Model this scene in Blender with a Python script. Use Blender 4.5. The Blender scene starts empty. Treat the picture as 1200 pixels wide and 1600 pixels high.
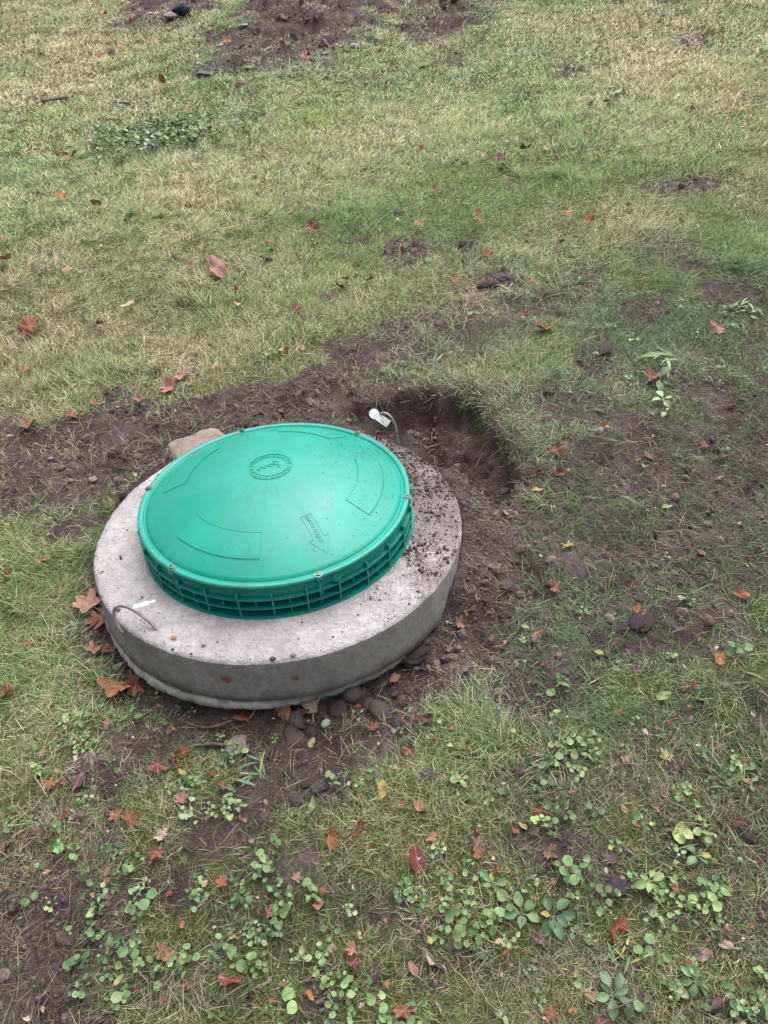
import bpy, bmesh, math, random
import numpy as np
from mathutils import Vector, Matrix, Euler

# ------------------------------------------------------------------ camera
sc = bpy.context.scene
CX, CY, CZ, PITCH, ROLL, FPX = .2642, -1.4623, 1.1552, .6643, -.0636, 1150.0
F = np.array([0, math.cos(PITCH), -math.sin(PITCH)])
R0 = np.array([1., 0, 0]); U0 = np.cross(R0, F)
CR = R0*math.cos(ROLL) + U0*math.sin(ROLL)
CU = -R0*math.sin(ROLL) + U0*math.cos(ROLL)
CAM = np.array([CX, CY, CZ])
cd = bpy.data.cameras.new('camera'); cam = bpy.data.objects.new('camera', cd)
sc.collection.objects.link(cam)
cd.sensor_fit = 'HORIZONTAL'; cd.sensor_width = 36; cd.lens = 36*FPX/1200
cd.clip_start = .02; cd.clip_end = 500
cam.matrix_world = Matrix(((CR[0], CU[0], -F[0], CX), (CR[1], CU[1], -F[1], CY), (CR[2], CU[2], -F[2], CZ), (0, 0, 0, 1)))
sc.camera = cam

# ------------------------------------------------------------------ light
SUN_EL, SUN_AZ = math.radians(66), math.radians(35)       # soft light from behind and to the right
w = bpy.data.worlds.new('World'); sc.world = w; w.use_nodes = True
nt = w.node_tree; bg = nt.nodes['Background']
sky = nt.nodes.new('ShaderNodeTexSky'); sky.sky_type = 'NISHITA'; sky.sun_disc = False
sky.sun_elevation = SUN_EL; sky.sun_rotation = SUN_AZ; sky.dust_density = 6; sky.air_density = 1.0; sky.ozone_density = 1
hs = nt.nodes.new('ShaderNodeHueSaturation'); hs.inputs['Saturation'].default_value = .30
nt.links.new(sky.outputs[0], hs.inputs['Color']); nt.links.new(hs.outputs[0], bg.inputs[0])
bg.inputs[1].default_value = .112
sd = bpy.data.lights.new('sun', 'SUN'); sd.energy = 1.5; sd.angle = math.radians(85); sd.color = (1, .975, .95)
so = bpy.data.objects.new('sun', sd); sc.collection.objects.link(so)
sdir = Vector((math.sin(SUN_AZ)*math.cos(SUN_EL), math.cos(SUN_AZ)*math.cos(SUN_EL), math.sin(SUN_EL)))
so.rotation_euler = sdir.to_track_quat('Z', 'Y').to_euler()
sc.view_settings.view_transform = 'Standard'; sc.view_settings.look = 'None'
sc.view_settings.gamma = 1; sc.view_settings.use_curve_mapping = False
sc.view_settings.exposure = 0.84
sc.render.resolution_x = 768; sc.render.resolution_y = 1024
sc.cycles.max_bounces = 5; sc.cycles.diffuse_bounces = 3; sc.cycles.glossy_bounces = 2
sc.cycles.transmission_bounces = 2

# ------------------------------------------------------------------ helpers
rnd = random.Random(7); rng = np.random.default_rng(11)
LC = sc.collection

def hsh(i, j, s):
    v = np.sin(i*127.1 + j*311.7 + s*74.7)*43758.5453
    return v - np.floor(v)
def vn(x, y, s=0):
    i = np.floor(x); j = np.floor(y); u = x-i; v = y-j
    u = u*u*(3-2*u); v = v*v*(3-2*v)
    return (hsh(i, j, s)*(1-u) + hsh(i+1, j, s)*u)*(1-v) + (hsh(i, j+1, s)*(1-u) + hsh(i+1, j+1, s)*u)*v
def fbm(x, y, f, o=4, s=0):
    t = 0; a = .5; n = 0
    for k in range(o):
        t = t + a*vn(x*f + 17.3*k, y*f - 9.1*k, s+k*3.3); n += a; a *= .5; f *= 2.03
    return t/n
def sm(a, b, x):
    t = np.clip((x-a)/(b-a), 0, 1); return t*t*(3-2*t)

def ray(px, py):
    d = F + CR*(px-600)/FPX - CU*(py-800)/FPX
    return d/np.linalg.norm(d)
def base(x, y):
    h = -.105 + .13*np.minimum(y, 9) + .03*np.clip(x, -4, 5) + .3*(1-np.exp(-np.maximum(y-9, 0)*.12))
    h = h + .10*np.clip(x-.6, 0, 5)*sm(.4, 2.8, y)          # the bank rising at the right
    h = h - .02*np.clip(-y-1.2, 0, 3)
    return h
def G(px, py):
    """a point of the picture brought down to the lawn"""
    d = ray(px, py); t = .5
    for _ in range(60):
        p = CAM + d*t; e = p[2] - float(base(p[0], p[1]))
        if d[2] > -.001 and t > 40: break
        t += e/max(.03, -d[2] + .13*max(0, d[1]) + .0)*.9
        t = min(t, 60)
    return CAM + d*t
class Blobs:
    """soft-edged ellipses on the ground"""
    def __init__(s, rows):
        s.b = []
        for r in rows:
            px, py, rx, ry = r[:4]; ang = math.radians(r[4] if len(r) > 4 else 0); st = r[5] if len(r) > 5 else 1
            ca, sa = math.cos(ang), math.sin(ang)
            g = lambda a, b: G(px+a, py+b)[:2]
            A = (g(rx*ca, -rx*sa) - g(-rx*ca, rx*sa))/2; B = (g(ry*sa, ry*ca) - g(-ry*sa, -ry*ca))/2
            c = (g(rx*ca, -rx*sa) + g(-rx*ca, rx*sa) + g(ry*sa, ry*ca) + g(-ry*sa, -ry*ca))/4
            M = np.linalg.inv(np.array([A, B]).T)
            s.b.append((c, M, st, max(np.linalg.norm(A), np.linalg.norm(B))))
    def __call__(s, x, y, edge=.5, nz=None):
        o = np.zeros_like(x)
        for c, M, st, rad in s.b:
            dx = x-c[0]; dy = y-c[1]
            d = np.sqrt((M[0, 0]*dx + M[0, 1]*dy)**2 + (M[1, 0]*dx + M[1, 1]*dy)**2)
            if nz is not None: d = d + nz
            o = np.maximum(o, st*(1-sm(1-edge, 1+edge, d)))
        return o

# bare or thin ground: (px, py, rx, ry, angle, strength)
SOIL = Blobs([
    (420, 640, 150, 38, 8, 1), (560, 560, 80, 60, 30, .75), (490, 600, 60, 34, 10, 1), (300, 670, 130, 50, 5, .95),
    (120, 720, 170, 75, 5, .8), (60, 770, 110, 40, 5, .75), (120, 830, 60, 24, 5, .7), (240, 700, 110, 75, 0, 1),
    (650, 660, 150, 60, -20, 1), (770, 740, 70, 95, 20, 1), (690, 510, 110, 38, 0, .45), (610, 530, 60, 45, 0, .6),
    (890, 640, 70, 35, 0, .6), (935, 575, 28, 34, 0, .95), (1150, 640, 70, 45, 0, .85), (1040, 690, 110, 50, 0, .7),
    (960, 740, 120, 70, 0, .78), (1110, 610, 70, 30, 0, .6), (1180, 720, 50, 50, 0, .8), (1100, 790, 120, 80, 0, .85), (930, 850, 150, 80, 0, .88), (1090, 880, 120, 60, 0, .75),
    (780, 900, 90, 75, 0, .95), (740, 960, 70, 60, 0, 1), (990, 975, 85, 40, 0, .95), (830, 1030, 80, 45, -30, .72), (1100, 970, 80, 50, 0, .66),
    (650, 1050, 75, 50, 20, 1), (570, 1135, 110, 50, 0, .92), (480, 1165, 70, 50, 0, .9), (490, 1225, 45, 24, 0, .85),
    (215, 1155, 56, 26, 0, .85), (340, 1140, 70, 20, 0, .7), (390, 1260, 34, 44, -20, .7), (330, 1315, 36, 22, 20, .8), (265, 1395, 40, 30, 0, .8),
    (110, 1385, 24, 30, 0, .9), (110, 1580, 40, 60, 20, .95), (60, 1540, 40, 30, 20, .6), (40, 1500, 90, 120, 0, .5), (150, 1440, 90, 60, 0, .5), (230, 1540, 60, 40, 0, .4), (620, 1420, 50, 30, 0, .35), (730, 1500, 60, 30, 0, .35), (900, 1350, 70, 30, 0, .4), (815, 1090, 45, 60, 0, .8), (1190, 1100, 40, 30, 0, .9),
    (1160, 1300, 26, 18, 0, .7), (960, 1390, 26, 24, 0, .8), (785, 1220, 28, 26, 0, .7),
    (770, 442, 32, 15, 10, .85), (632, 393, 36, 20, 10, .7), (570, 383, 24, 9, 0, .9), (728, 387, 16, 8, 0, 1), (1010, 484, 30, 17, 0, .8), (1140, 450, 50, 24, 0, .7),
    (1060, 400, 80, 34, 0, .3), (850, 470, 70, 20, 0, .35), (930, 430, 40, 20, 0, .3), (1180, 540, 30, 60, 0, .4),
    (470, 60, 125, 54, 12, .80), (540, 20, 130, 36, 8, .82), (420, 95, 90, 30, 5, .62), (715, 28, 75, 26, 15, .78), (665, 55, 40, 18, 10, .6),
    (270, 22, 60, 24, 8, .85), (380, 150, 30, 5, 0, .8), (882, 110, 22, 16, 0, .7), (820, 150, 30, 8, 10, .6), (960, 150, 20, 10, 0, .5), (1090, 60, 30, 10, 15, .5),
    (1180, 160, 40, 12, 0, .5), (870, 215, 30, 8, 0, .35), (700, 100, 30, 12, 0, .5), (930, 230, 40, 12, 0, .3), (1080, 290, 60, 14, 0, .4),
    (145, 745, 60, 16, 0, .9), (360, 618, 26, 8, 0, .8), (180, 618, 36, 10, 0, .7),
    (150, 1000, 26, 60, 20, .6), (190, 1085, 34, 26, 0, .6)])
HOLE = Blobs([(672, 676, 98, 58, -12, 1), (752, 715, 40, 84, 26, .8), (590, 650, 52, 22, 0, .6), (716, 655, 46, 42, -35, 1)])
MOUND = Blobs([(470, 50, 150, 60, 12, 1), (715, 20, 90, 34, 12, .7), (270, 15, 70, 28, 0, .6)])
STRAW = Blobs([(330, 470, 330, 110, 8, .6), (150, 520, 200, 80, 0, .9), (120, 60, 200, 80, 0, .55), (520, 260, 200, 60, 10, .75), (60, 620, 90, 60, 0, .8),
               (300, 560, 200, 50, 0, .8), (80, 890, 90, 90, 0, .6), (900, 350, 140, 50, 8, .6), (800, 480, 120, 40, 10, .7), (60, 1400, 130, 140, 0, .75),
               (1120, 60, 160, 50, 14, .3), (1180, 300, 60, 40, 0, .6), (1080, 1270, 130, 70, -30, .55), (860, 1550, 160, 60, 0, .55), (1170, 1420, 70, 200, 0, .5), (760, 640, 60, 40, 0, .5),
               (450, 1480, 300, 160, 0, .35)])
GREEN = Blobs([(640, 340, 140, 60, 15, .8), (950, 270, 170, 50, 12, .8), (1150, 370, 60, 60, 0, 1), (400, 60, 60, 40, 0, .9), (560, 95, 80, 30, 0, .5), (300, 130, 90, 30, 0, .6),
               (770, 150, 120, 60, 20, .7), (840, 600, 90, 40, 10, .8), (930, 490, 110, 40, 0, .8), (430, 1220, 90, 50, 0, .8), (960, 1130, 170, 50, 0, .8), (950, 910, 70, 40, 0, .7),
               (800, 860, 60, 50, 0, .6), (720, 1150, 90, 70, 0, .8), (860, 1440, 120, 60, 0, .7), (180, 600, 70, 30, 0, .4), (260, 345, 60, 22, 0, .5), (1180, 980, 60, 60, 0, .7)])
CLOVER = Blobs([(760, 1400, 140, 110, 0, .9), (680, 1340, 60, 60, 0, .8), (900, 1450, 160, 90, 0, .75), (1070, 1400, 90, 100, 0, 1), (480, 1480, 170, 100, 0, .8), (300, 1260, 70, 50, 0, .9),
                (120, 1190, 110, 60, 0, .65), (880, 1215, 60, 60, 0, .9), (1100, 1230, 70, 60, 0, .6), (250, 1370, 110, 50, 0, .6), (640, 1540, 150, 70, 0, .6), (60, 1290, 70, 60, 0, .5),
                (430, 1350, 90, 70, 0, .7), (1080, 1540, 110, 60, 0, .7), (1040, 570, 70, 40, 0, .7), (1150, 480, 60, 30, 0, .7), (265, 218, 85, 34, 0, 1), (150, 1130, 60, 30, 0, .7), (250, 345, 40, 14, 0, .3),
                (850, 460, 60, 20, 0, .35), (700, 1000, 30, 30, 0, .4), (320, 1125, 90, 20, 0, .6), (200, 1500, 130, 80, 0, .45), (600, 1250, 100, 60, 0, .35)])

def soilf(x, y):
    nz = (fbm(x, y, 5, 4, 3)-.5)*1.5
    s = SOIL(x, y, .45, nz)
    n2 = fbm(x, y, 9, 4, 21)
    s = np.maximum(s, .8*sm(.66, .74, n2)*sm(1.0, .2, y))      # small worn patches
    rr = np.hypot(x, y)
    s = np.maximum(s, sm(.53, .47, rr))
    return s
def holef(x, y):
    nz = (fbm(x, y, 9, 4, 5)-.5)*.38 + (fbm(x, y, 34, 3, 15)-.5)*.22
    return HOLE(x, y, .15, nz)
def height(x, y, micro=True):
    h = base(x, y)
    r = np.hypot(x, y); a = np.arctan2(y, x)
    h = h + (fbm(x, y, .8, 2, 1)-.5)*.05*sm(.5, 2.5, r) + (fbm(x, y, 3.1, 3, 8)-.5)*.022
    # soil banked against the collar, behind and at the right
    ring = np.exp(-((r-.47)/.085)**2)
    back = sm(-.5, .25, np.sin(a + .35))
    h = h + ring*back*np.clip(-.015-h, 0, .2)*.95
    hb = Blobs.__call__(MOUND, x, y, .8) if micro or True else 0
    h = h + hb*.15 + hb*(y > 2)*(fbm(x, y, 5, 4, 44)-.5)*.20
    hf = holef(x, y)
    h = h - hf*(.085 + .05*fbm(x, y, 11, 3, 9)) + (hf > .02)*(np.abs(fbm(x, y, 17, 3, 19)-.5))*.10*hf
    h = h - .022*np.exp(-((r-.48)/.08)**2)*sm(.0, -.6, np.sin(a + .35))
    if micro:
        s = soilf(x, y)
        n1 = fbm(x, y, 26, 3, 12); n2 = fbm(x, y, 75, 2, 14)
        h = h + s*((np.abs(n1-.5)*2)*.024 + (n2-.5)*.013) + (1-s)*((n1-.5)*.008)
    h = np.where(r < .455, np.minimum(h, -.14 - (.455-r)*.5), h)
    return h
def hz(x, y):
    return float(height(np.array([x]), np.array([y]))[0])
def GP(px, py):
    """ray against the finished ground"""
    d = ray(px, py)
    t = np.linspace(.9, 14, 2600); P = CAM[None] + d[None]*t[:, None]
    e = P[:, 2] - height(P[:, 0], P[:, 1])
    k = np.argmax(e < 0)
    return P[k], t[k]*float(d @ F)
def normal(x, y, e=.03):
    a = height(np.array([x+e, x-e, x, x]), np.array([y, y, y+e, y-e]), False)
    return Vector((-(a[0]-a[1])/(2*e), -(a[2]-a[3])/(2*e), 1)).normalized()

def tag(o, label=None, cat=None, group=None, kind=None):
    if label: o['label'] = label
    if cat: o['category'] = cat
    if group: o['group'] = group
    if kind: o['kind'] = kind
    return o
def mesh(name, v, f, mat=None, smooth=False):
    m = bpy.data.meshes.new(name); m.from_pydata([tuple(p) for p in v], [], f)
    if mat: m.materials.append(mat)
    if smooth: m.polygons.foreach_set('use_smooth', [True]*len(m.polygons))
    m.update(); return m
def obj(name, m, parent=None, loc=(0, 0, 0), rot=(0, 0, 0), scl=(1, 1, 1), link=True):
    o = bpy.data.objects.new(name, m)
    if link: LC.objects.link(o)
    o.parent = parent; o.location = loc; o.rotation_euler = rot; o.scale = scl
    return o
def empty(name, loc=(0, 0, 0), rot=(0, 0, 0)): return obj(name, None, None, loc, rot)
def lathe(prof, n=128, close=False, a0=0, a1=2*math.pi, jitter=None):
    full = abs(a1-a0-2*math.pi) < 1e-6; m = n if full else n+1
    v = []
    for r, z in prof:
        for k in range(m):
            a = a0+(a1-a0)*k/n; rr, zz = (r, z) if jitter is None else jitter(r, z, a)
            v.append((rr*math.cos(a), rr*math.sin(a), zz))
    f = []; P = len(prof)
    for i in range(P if close else P-1):
        j = (i+1) % P
        for k in range(n):
            k2 = (k+1) % m
            f.append((i*m+k, i*m+k2, j*m+k2, j*m+k))
    if not full and close:
        f.append(tuple(i*m for i in range(P))[::-1]); f.append(tuple(i*m+n for i in range(P)))
    return v, f
def fixn(m):
    b = bmesh.new(); b.from_mesh(m); bmesh.ops.recalc_face_normals(b, faces=b.faces); b.to_mesh(m); b.free(); return m
def tube(pts, r, n=8):
    v = []; f = []; pts = [Vector(p) for p in pts]; L = len(pts)
    rr = r if isinstance(r, (list, tuple)) else [r]*L
    up = Vector((.13, .21, .97))
    for i, p in enumerate(pts):
        t = (pts[min(i+1, L-1)]-pts[max(i-1, 0)]).normalized()
        a = t.cross(up).normalized(); b = t.cross(a)
        for k in range(n):
            q = 2*math.pi*k/n; v.append(p + (a*math.cos(q)+b*math.sin(q))*rr[i])
    for i in range(L-1):
        for k in range(n): f.append((i*n+k, i*n+(k+1) % n, (i+1)*n+(k+1) % n, (i+1)*n+k))
    f.append(tuple(range(n))[::-1]); f.append(tuple(range((L-1)*n, L*n)))
    return v, f
def box(cx, cy, cz, sx, sy, sz, M=None):
    v = [Vector((cx+dx*sx/2, cy+dy*sy/2, cz+dz*sz/2)) for dx in (-1, 1) for dy in (-1, 1) for dz in (-1, 1)]
    if M: v = [M @ p for p in v]
    return v, [(0, 1, 3, 2), (4, 6, 7, 5), (0, 4, 5, 1), (2, 3, 7, 6), (0, 2, 6, 4), (1, 5, 7, 3)]
def joinm(parts):
    V = []; Fa = []
    for v, f in parts:
        o = len(V); V += list(v); Fa += [tuple(i+o for i in q) for q in f]
    return V, Fa

# ------------------------------------------------------------------ materials
class MT:
    def __init__(s, name, rough=.8, spec=.3):
        s.m = bpy.data.materials.new(name); s.m.use_nodes = True; s.t = s.m.node_tree
        s.p = s.t.nodes['Principled BSDF']; s.p.inputs['Roughness'].default_value = rough
        s.p.inputs['Specular IOR Level'].default_value = spec
    def n(s, ty, **k):
        q = s.t.nodes.new(ty)
        for a, b in k.items(): setattr(q, a, b)
        return q
    def l(s, a, b): s.t.links.new(a, b)
    def obj(s): return s.n('ShaderNodeTexCoord').outputs['Object']
    def noise(s, scale, detail=4, rough=.55, vec=None, dist=0):
        q = s.n('ShaderNodeTexNoise'); q.inputs['Scale'].default_value = scale; q.inputs['Detail'].default_value = detail
        q.inputs['Roughness'].default_value = rough; q.inputs['Distortion'].default_value = dist
        s.l(vec if vec is not None else s.obj(), q.inputs['Vector']); return q.outputs['Fac']
    def ramp(s, fac, stops, interp='LINEAR'):
        q = s.n('ShaderNodeValToRGB'); e = q.color_ramp.elements; q.color_ramp.interpolation = interp
        while len(e) < len(stops): e.new(.5)
        for k, (p, c) in enumerate(stops):
            e[k].position = p; e[k].color = (*c, 1) if isinstance(c, (tuple, list)) else (c, c, c, 1)
        s.l(fac, q.inputs[0]); return q.outputs[0]
    def mix(s, f, a, b, mode='MIX'):
        q = s.n('ShaderNodeMix', data_type='RGBA', blend_type=mode)
        for i, x in ((0, f), (6, a), (7, b)):
            if isinstance(x, (int, float)): q.inputs[i].default_value = x if i == 0 else (x, x, x, 1)
            elif isinstance(x, tuple): q.inputs[i].default_value = (*x, 1)
            else: s.l(x, q.inputs[i])
        return q.outputs[2]
    def math(s, op, a, b=0, c=None, clamp=False):
        q = s.n('ShaderNodeMath', operation=op, use_clamp=clamp)
        for i, x in enumerate((a, b) if c is None else (a, b, c)):
            if isinstance(x, (int, float)): q.inputs[i].default_value = x
            else: s.l(x, q.inputs[i])
        return q.outputs[0]
    def attr(s, name, inst=False):
        q = s.n('ShaderNodeAttribute', attribute_name=name, attribute_type='INSTANCER' if inst else 'GEOMETRY'); return q
    def bump(s, h, d=.002, st=1.0):
        q = s.n('ShaderNodeBump'); q.inputs['Distance'].default_value = d; q.inputs['Strength'].default_value = st
        s.l(h, q.inputs['Height']); s.l(q.outputs[0], s.p.inputs['Normal'])
    def col(s, c):
        if isinstance(c, tuple): s.p.inputs['Base Color'].default_value = (*c, 1)
        else: s.l(c, s.p.inputs['Base Color'])

SOILA, SOILB, SOILC = (.058, .040, .038), (.128, .094, .089), (.245, .188, .178)
def soil_colour(m, vec):
    a = m.ramp(m.noise(9, 8, .65, vec), [(.3, SOILA), (.52, SOILB), (.75, SOILC)])
    b = m.ramp(m.noise(130, 5, .75, vec), [(.32, .42), (.5, .95), (.68, 1.5)])
    return m.mix(.8, a, b, 'MULTIPLY')
# ground
g = MT('lawn_soil', .95, .12)
gpos = g.n('ShaderNodeNewGeometry').outputs['Position']
sa = g.ramp(g.attr('soil').outputs['Fac'], [(.12, 0.), (.45, 1.)])
sc1 = soil_colour(g, gpos)
damp = g.attr('damp').outputs['Fac']
sc1 = g.mix(g.math('MULTIPLY', damp, .45), sc1, (.080, .052, .052))
th = g.ramp(g.noise(60, 6, .7, gpos), [(.25, (.05, .045, .028)), (.5, (.12, .115, .06)), (.75, (.24, .22, .12))])
g.col(g.mix(sa, th, sc1)); g.bump(g.math('ADD', g.noise(220, 5, .7, gpos), g.math('MULTIPLY', g.noise(70, 4, .7, gpos), 2.0)), .010, 1)
# soil pieces
s_ = MT('soil_crumb', .95, .1)
s_.col(s_.mix(.9, soil_colour(s_, s_.n('ShaderNodeNewGeometry').outputs['Position']), s_.attr('tint', True).outputs['Color'], 'MULTIPLY'))
s_.bump(s_.noise(300, 4, .7, s_.n('ShaderNodeNewGeometry').outputs['Position']), .002, 1)
M_CRUMB = s_.m
c_ = MT('clod_soil', .95, .12)
oi = c_.n('ShaderNodeObjectInfo')
cc = c_.ramp(c_.noise(38, 6, .7), [(.3, .55), (.7, 1.3)])
c_.col(c_.mix(1, oi.outputs['Color'], cc, 'MULTIPLY')); c_.bump(c_.noise(90, 5, .75), .006, 1)
M_CLOD = c_.m
# grass
g = MT('grass_blade', .62, .22)
tn = g.attr('tint', True).outputs['Color']; sep = g.n('ShaderNodeSeparateColor'); g.l(tn, sep.inputs[0])
rv = g.attr('bl').outputs['Fac']; rt = g.attr('bt').outputs['Fac']
dead = g.math('LESS_THAN', rv, sep.outputs[0])
r2 = g.math('FRACT', g.math('MULTIPLY', rv, 7.31))
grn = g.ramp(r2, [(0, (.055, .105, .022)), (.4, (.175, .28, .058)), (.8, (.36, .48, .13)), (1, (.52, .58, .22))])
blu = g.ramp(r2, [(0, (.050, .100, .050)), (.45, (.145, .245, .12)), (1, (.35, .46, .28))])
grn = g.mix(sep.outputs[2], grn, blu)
drd = g.ramp(r2, [(0, (.10, .070, .048)), (.35, (.27, .215, .135)), (.7, (.60, .52, .34)), (1, (.74, .67, .48))])
cc = g.mix(dead, grn, drd)
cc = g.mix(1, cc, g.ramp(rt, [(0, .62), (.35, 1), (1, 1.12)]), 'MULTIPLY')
q = g.n('ShaderNodeVectorMath', operation='SCALE'); g.l(cc, q.inputs[0]); g.l(sep.outputs[1], q.inputs['Scale'])
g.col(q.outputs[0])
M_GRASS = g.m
# green weeds (stuff)
g = MT('small_weed_leaf', .5, .35)
sep = g.n('ShaderNodeSeparateColor'); g.l(g.attr('tint', True).outputs['Color'], sep.inputs[0])
r2 = g.math('FRACT', g.math('ADD', g.attr('bl').outputs['Fac'], sep.outputs[0]))
cc = g.ramp(r2, [(0, (.075, .135, .055)), (.4, (.13, .215, .085)), (.7, (.19, .29, .12)), (.90, (.27, .35, .15)), (1, (.33, .33, .14))])
cc = g.mix(1, cc, g.ramp(g.noise(130, 3), [(.3, .75), (.7, 1.2)]), 'MULTIPLY')
q = g.n('ShaderNodeVectorMath', operation='SCALE'); g.l(cc, q.inputs[0]); g.l(sep.outputs[1], q.inputs['Scale'])
g.col(q.outputs[0]); M_WEED = g.m
# plant leaves (object colour)
g = MT('broad_leaf', .5, .4)
oi = g.n('ShaderNodeObjectInfo')
uvx = g.attr('lx').outputs['Fac']
vein = g.ramp(g.math('ABSOLUTE', g.math('SINE', g.math('MULTIPLY', uvx, 11))), [(0, 1.25), (.2, 1.0), (1, .92)])
cc = g.mix(1, oi.outputs['Color'], vein, 'MULTIPLY')
cc = g.mix(1, cc, g.ramp(g.noise(45, 4), [(.3, .72), (.7, 1.22)]), 'MULTIPLY')
g.col(cc); M_LEAF = g.m
# fallen leaves
g = MT('fallen_leaf', .7, .25)
oi = g.n('ShaderNodeObjectInfo')
v1 = g.ramp(g.noise(22, 5, .7), [(.28, .42), (.5, .95), (.75, 1.35)])
cc = g.mix(1, oi.outputs['Color'], v1, 'MULTIPLY')
cc = g.mix(g.ramp(g.noise(9, 3), [(.5, 0.), (.7, .55)]), cc, (.13, .06, .035))
ve = g.attr('vein').outputs['Fac']
cc = g.mix(g.math('MULTIPLY', ve, .45), cc, (.50, .36, .25))
g.col(cc); g.bump(g.noise(60, 4), .003, .6); M_DEAD = g.m
g = MT('leaf_litter_chip', .75, .2)
g.col(g.attr('tint', True).outputs['Color']); M_CHIP = g.m

# green moulded plastic
def plastic(name, mul=1.0, dirt=.0):
    g = MT(name, .36, .5)
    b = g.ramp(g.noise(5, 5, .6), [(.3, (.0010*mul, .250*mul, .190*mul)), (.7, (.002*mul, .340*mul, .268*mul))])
    gp = g.n('ShaderNodeNewGeometry').outputs['Position']
    spk = g.ramp(g.noise(240, 3, .6, gp), [(.70, 0.), (.74, 1.)])
    b = g.mix(g.math('MULTIPLY', spk, .5), b, (.02, .10, .07))
    dl = g.ramp(g.noise(7, 7, .75, gp), [(.48, 0.), (.72, .14)])
    b = g.mix(dl, b, (.10, .26, .21))
    wm = g.ramp(g.noise(26, 5, .7, gp, .8), [(.56, 0.), (.66, .22)])
    b = g.mix(wm, b, (.03, .15, .12))
    if dirt:
        d = g.ramp(g.noise(34, 6, .75, gp), [(.55, 0.), (.72, dirt)])
        b = g.mix(d, b, (.10, .085, .07))
    g.col(b)
    g.l(g.ramp(g.noise(8, 6, .65), [(.3, .27), (.7, .46)]), g.p.inputs['Roughness'])
    g.bump(g.noise(420, 3, .6), .0004, .5); return g.m
M_LID = plastic('green_lid_plastic'); M_RING = plastic('green_ring_plastic', .68, .3)  # ring: lid green darkened, shade below the rim put into its colour
M_PANEL = plastic('green_panel_plastic', 1.06)
# concrete
def concrete(name, lo, hi, topstain=True, foot=1.2):
    g = MT(name, .92, .15)
    gp = g.n('ShaderNodeNewGeometry').outputs['Position']
    b = g.ramp(g.noise(6, 7, .6), [(.25, lo), (.75, hi)])
    b = g.mix(.85, b, g.ramp(g.noise(95, 6, .8), [(.3, .62), (.5, .98), (.7, 1.22)]), 'MULTIPLY')
    b = g.mix(g.ramp(g.noise(22, 5, .7), [(.45, .28), (.6, 0.)]), b, (.22, .19, .185))
    if topstain:
        # damp scum and soil smear on the back right of the top, brown spots
        sx = g.n('ShaderNodeSeparateXYZ'); g.l(gp, sx.inputs[0])
        q = g.math('ADD', g.math('MULTIPLY', sx.outputs[0], 2.2), g.math('MULTIPLY', sx.outputs[1], 1.1))
        q = g.math('ADD', q, g.math('MULTIPLY', g.noise(16, 6, .75), 2.4))
        b = g.mix(g.ramp(q, [(.0, 0.), (.99, 0.), (1, 0.)]) , b, (.2, .15, .14))
        q = g.math('ADD', q, g.math('MULTIPLY', g.noise(45, 5, .8), 1.6))
        q2 = g.math('MULTIPLY', g.math('SUBTRACT', q, 2.35, clamp=True), 1.5)
        b = g.mix(g.math('MINIMUM', q2, .58), b, (.16, .115, .105))
        b = g.mix(g.ramp(g.noise(11, 3, .5), [(.66, 0.), (.78, .35)]), b, (.26, .17, .12))
        pit = g.ramp(g.noise(330, 2, .5), [(.25, 1.), (.33, 0.)])
        b = g.mix(g.math('MULTIPLY', pit, .5), b, (.13, .10, .10))
        hh = g.math('ADD', g.noise(55, 6, .7, None, .4), g.math('MULTIPLY', g.noise(300, 3), .4))
        g.bump(hh, .010, 1)
    else:
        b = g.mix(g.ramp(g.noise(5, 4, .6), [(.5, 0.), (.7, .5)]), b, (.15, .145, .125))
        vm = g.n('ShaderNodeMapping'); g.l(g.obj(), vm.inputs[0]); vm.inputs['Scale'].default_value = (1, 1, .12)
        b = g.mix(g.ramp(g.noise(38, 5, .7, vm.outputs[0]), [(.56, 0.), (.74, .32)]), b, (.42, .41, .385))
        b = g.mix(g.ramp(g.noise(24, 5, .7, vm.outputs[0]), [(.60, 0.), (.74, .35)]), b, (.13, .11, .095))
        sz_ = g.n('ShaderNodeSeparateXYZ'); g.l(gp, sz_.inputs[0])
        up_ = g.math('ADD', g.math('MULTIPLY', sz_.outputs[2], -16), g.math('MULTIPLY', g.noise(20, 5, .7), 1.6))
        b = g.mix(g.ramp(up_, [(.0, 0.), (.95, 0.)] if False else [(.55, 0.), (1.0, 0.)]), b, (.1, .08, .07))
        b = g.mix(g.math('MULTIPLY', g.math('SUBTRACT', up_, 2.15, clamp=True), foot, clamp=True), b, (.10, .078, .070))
        pit = g.ramp(g.noise(90, 2, .5), [(.22, 1.), (.27, 0.)])
        b = g.mix(g.math('MULTIPLY', pit, .7), b, (.06, .05, .05))
        g.bump(g.noise(120, 5, .7), .0015, .8)
    g.col(b); return g.m
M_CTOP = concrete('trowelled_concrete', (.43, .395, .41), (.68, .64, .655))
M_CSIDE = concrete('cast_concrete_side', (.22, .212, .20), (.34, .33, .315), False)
M_MORTAR = concrete('rough_mortar', (.20, .19, .17), (.52, .50, .46), False, .15)
g = MT('galvanised_steel', .38, .5); g.p.inputs['Metallic'].default_value = .85
g.col(g.ramp(g.noise(60, 4), [(.3, (.10, .13, .12)), (.7, (.22, .27, .25))])); M_STEEL = g.m
g = MT('bare_rod', .55, .4); g.p.inputs['Metallic'].default_value = .5
g.col(g.ramp(g.noise(70, 4), [(.3, (.18, .16, .15)), (.7, (.46, .44, .42))])); M_ROD = g.m
g = MT('white_plastic_tag', .45, .4); g.col(g.ramp(g.noise(60, 3), [(.3, (.50, .49, .46)), (.48, (.80, .81, .80))])); M_TAG = g.m
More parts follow.
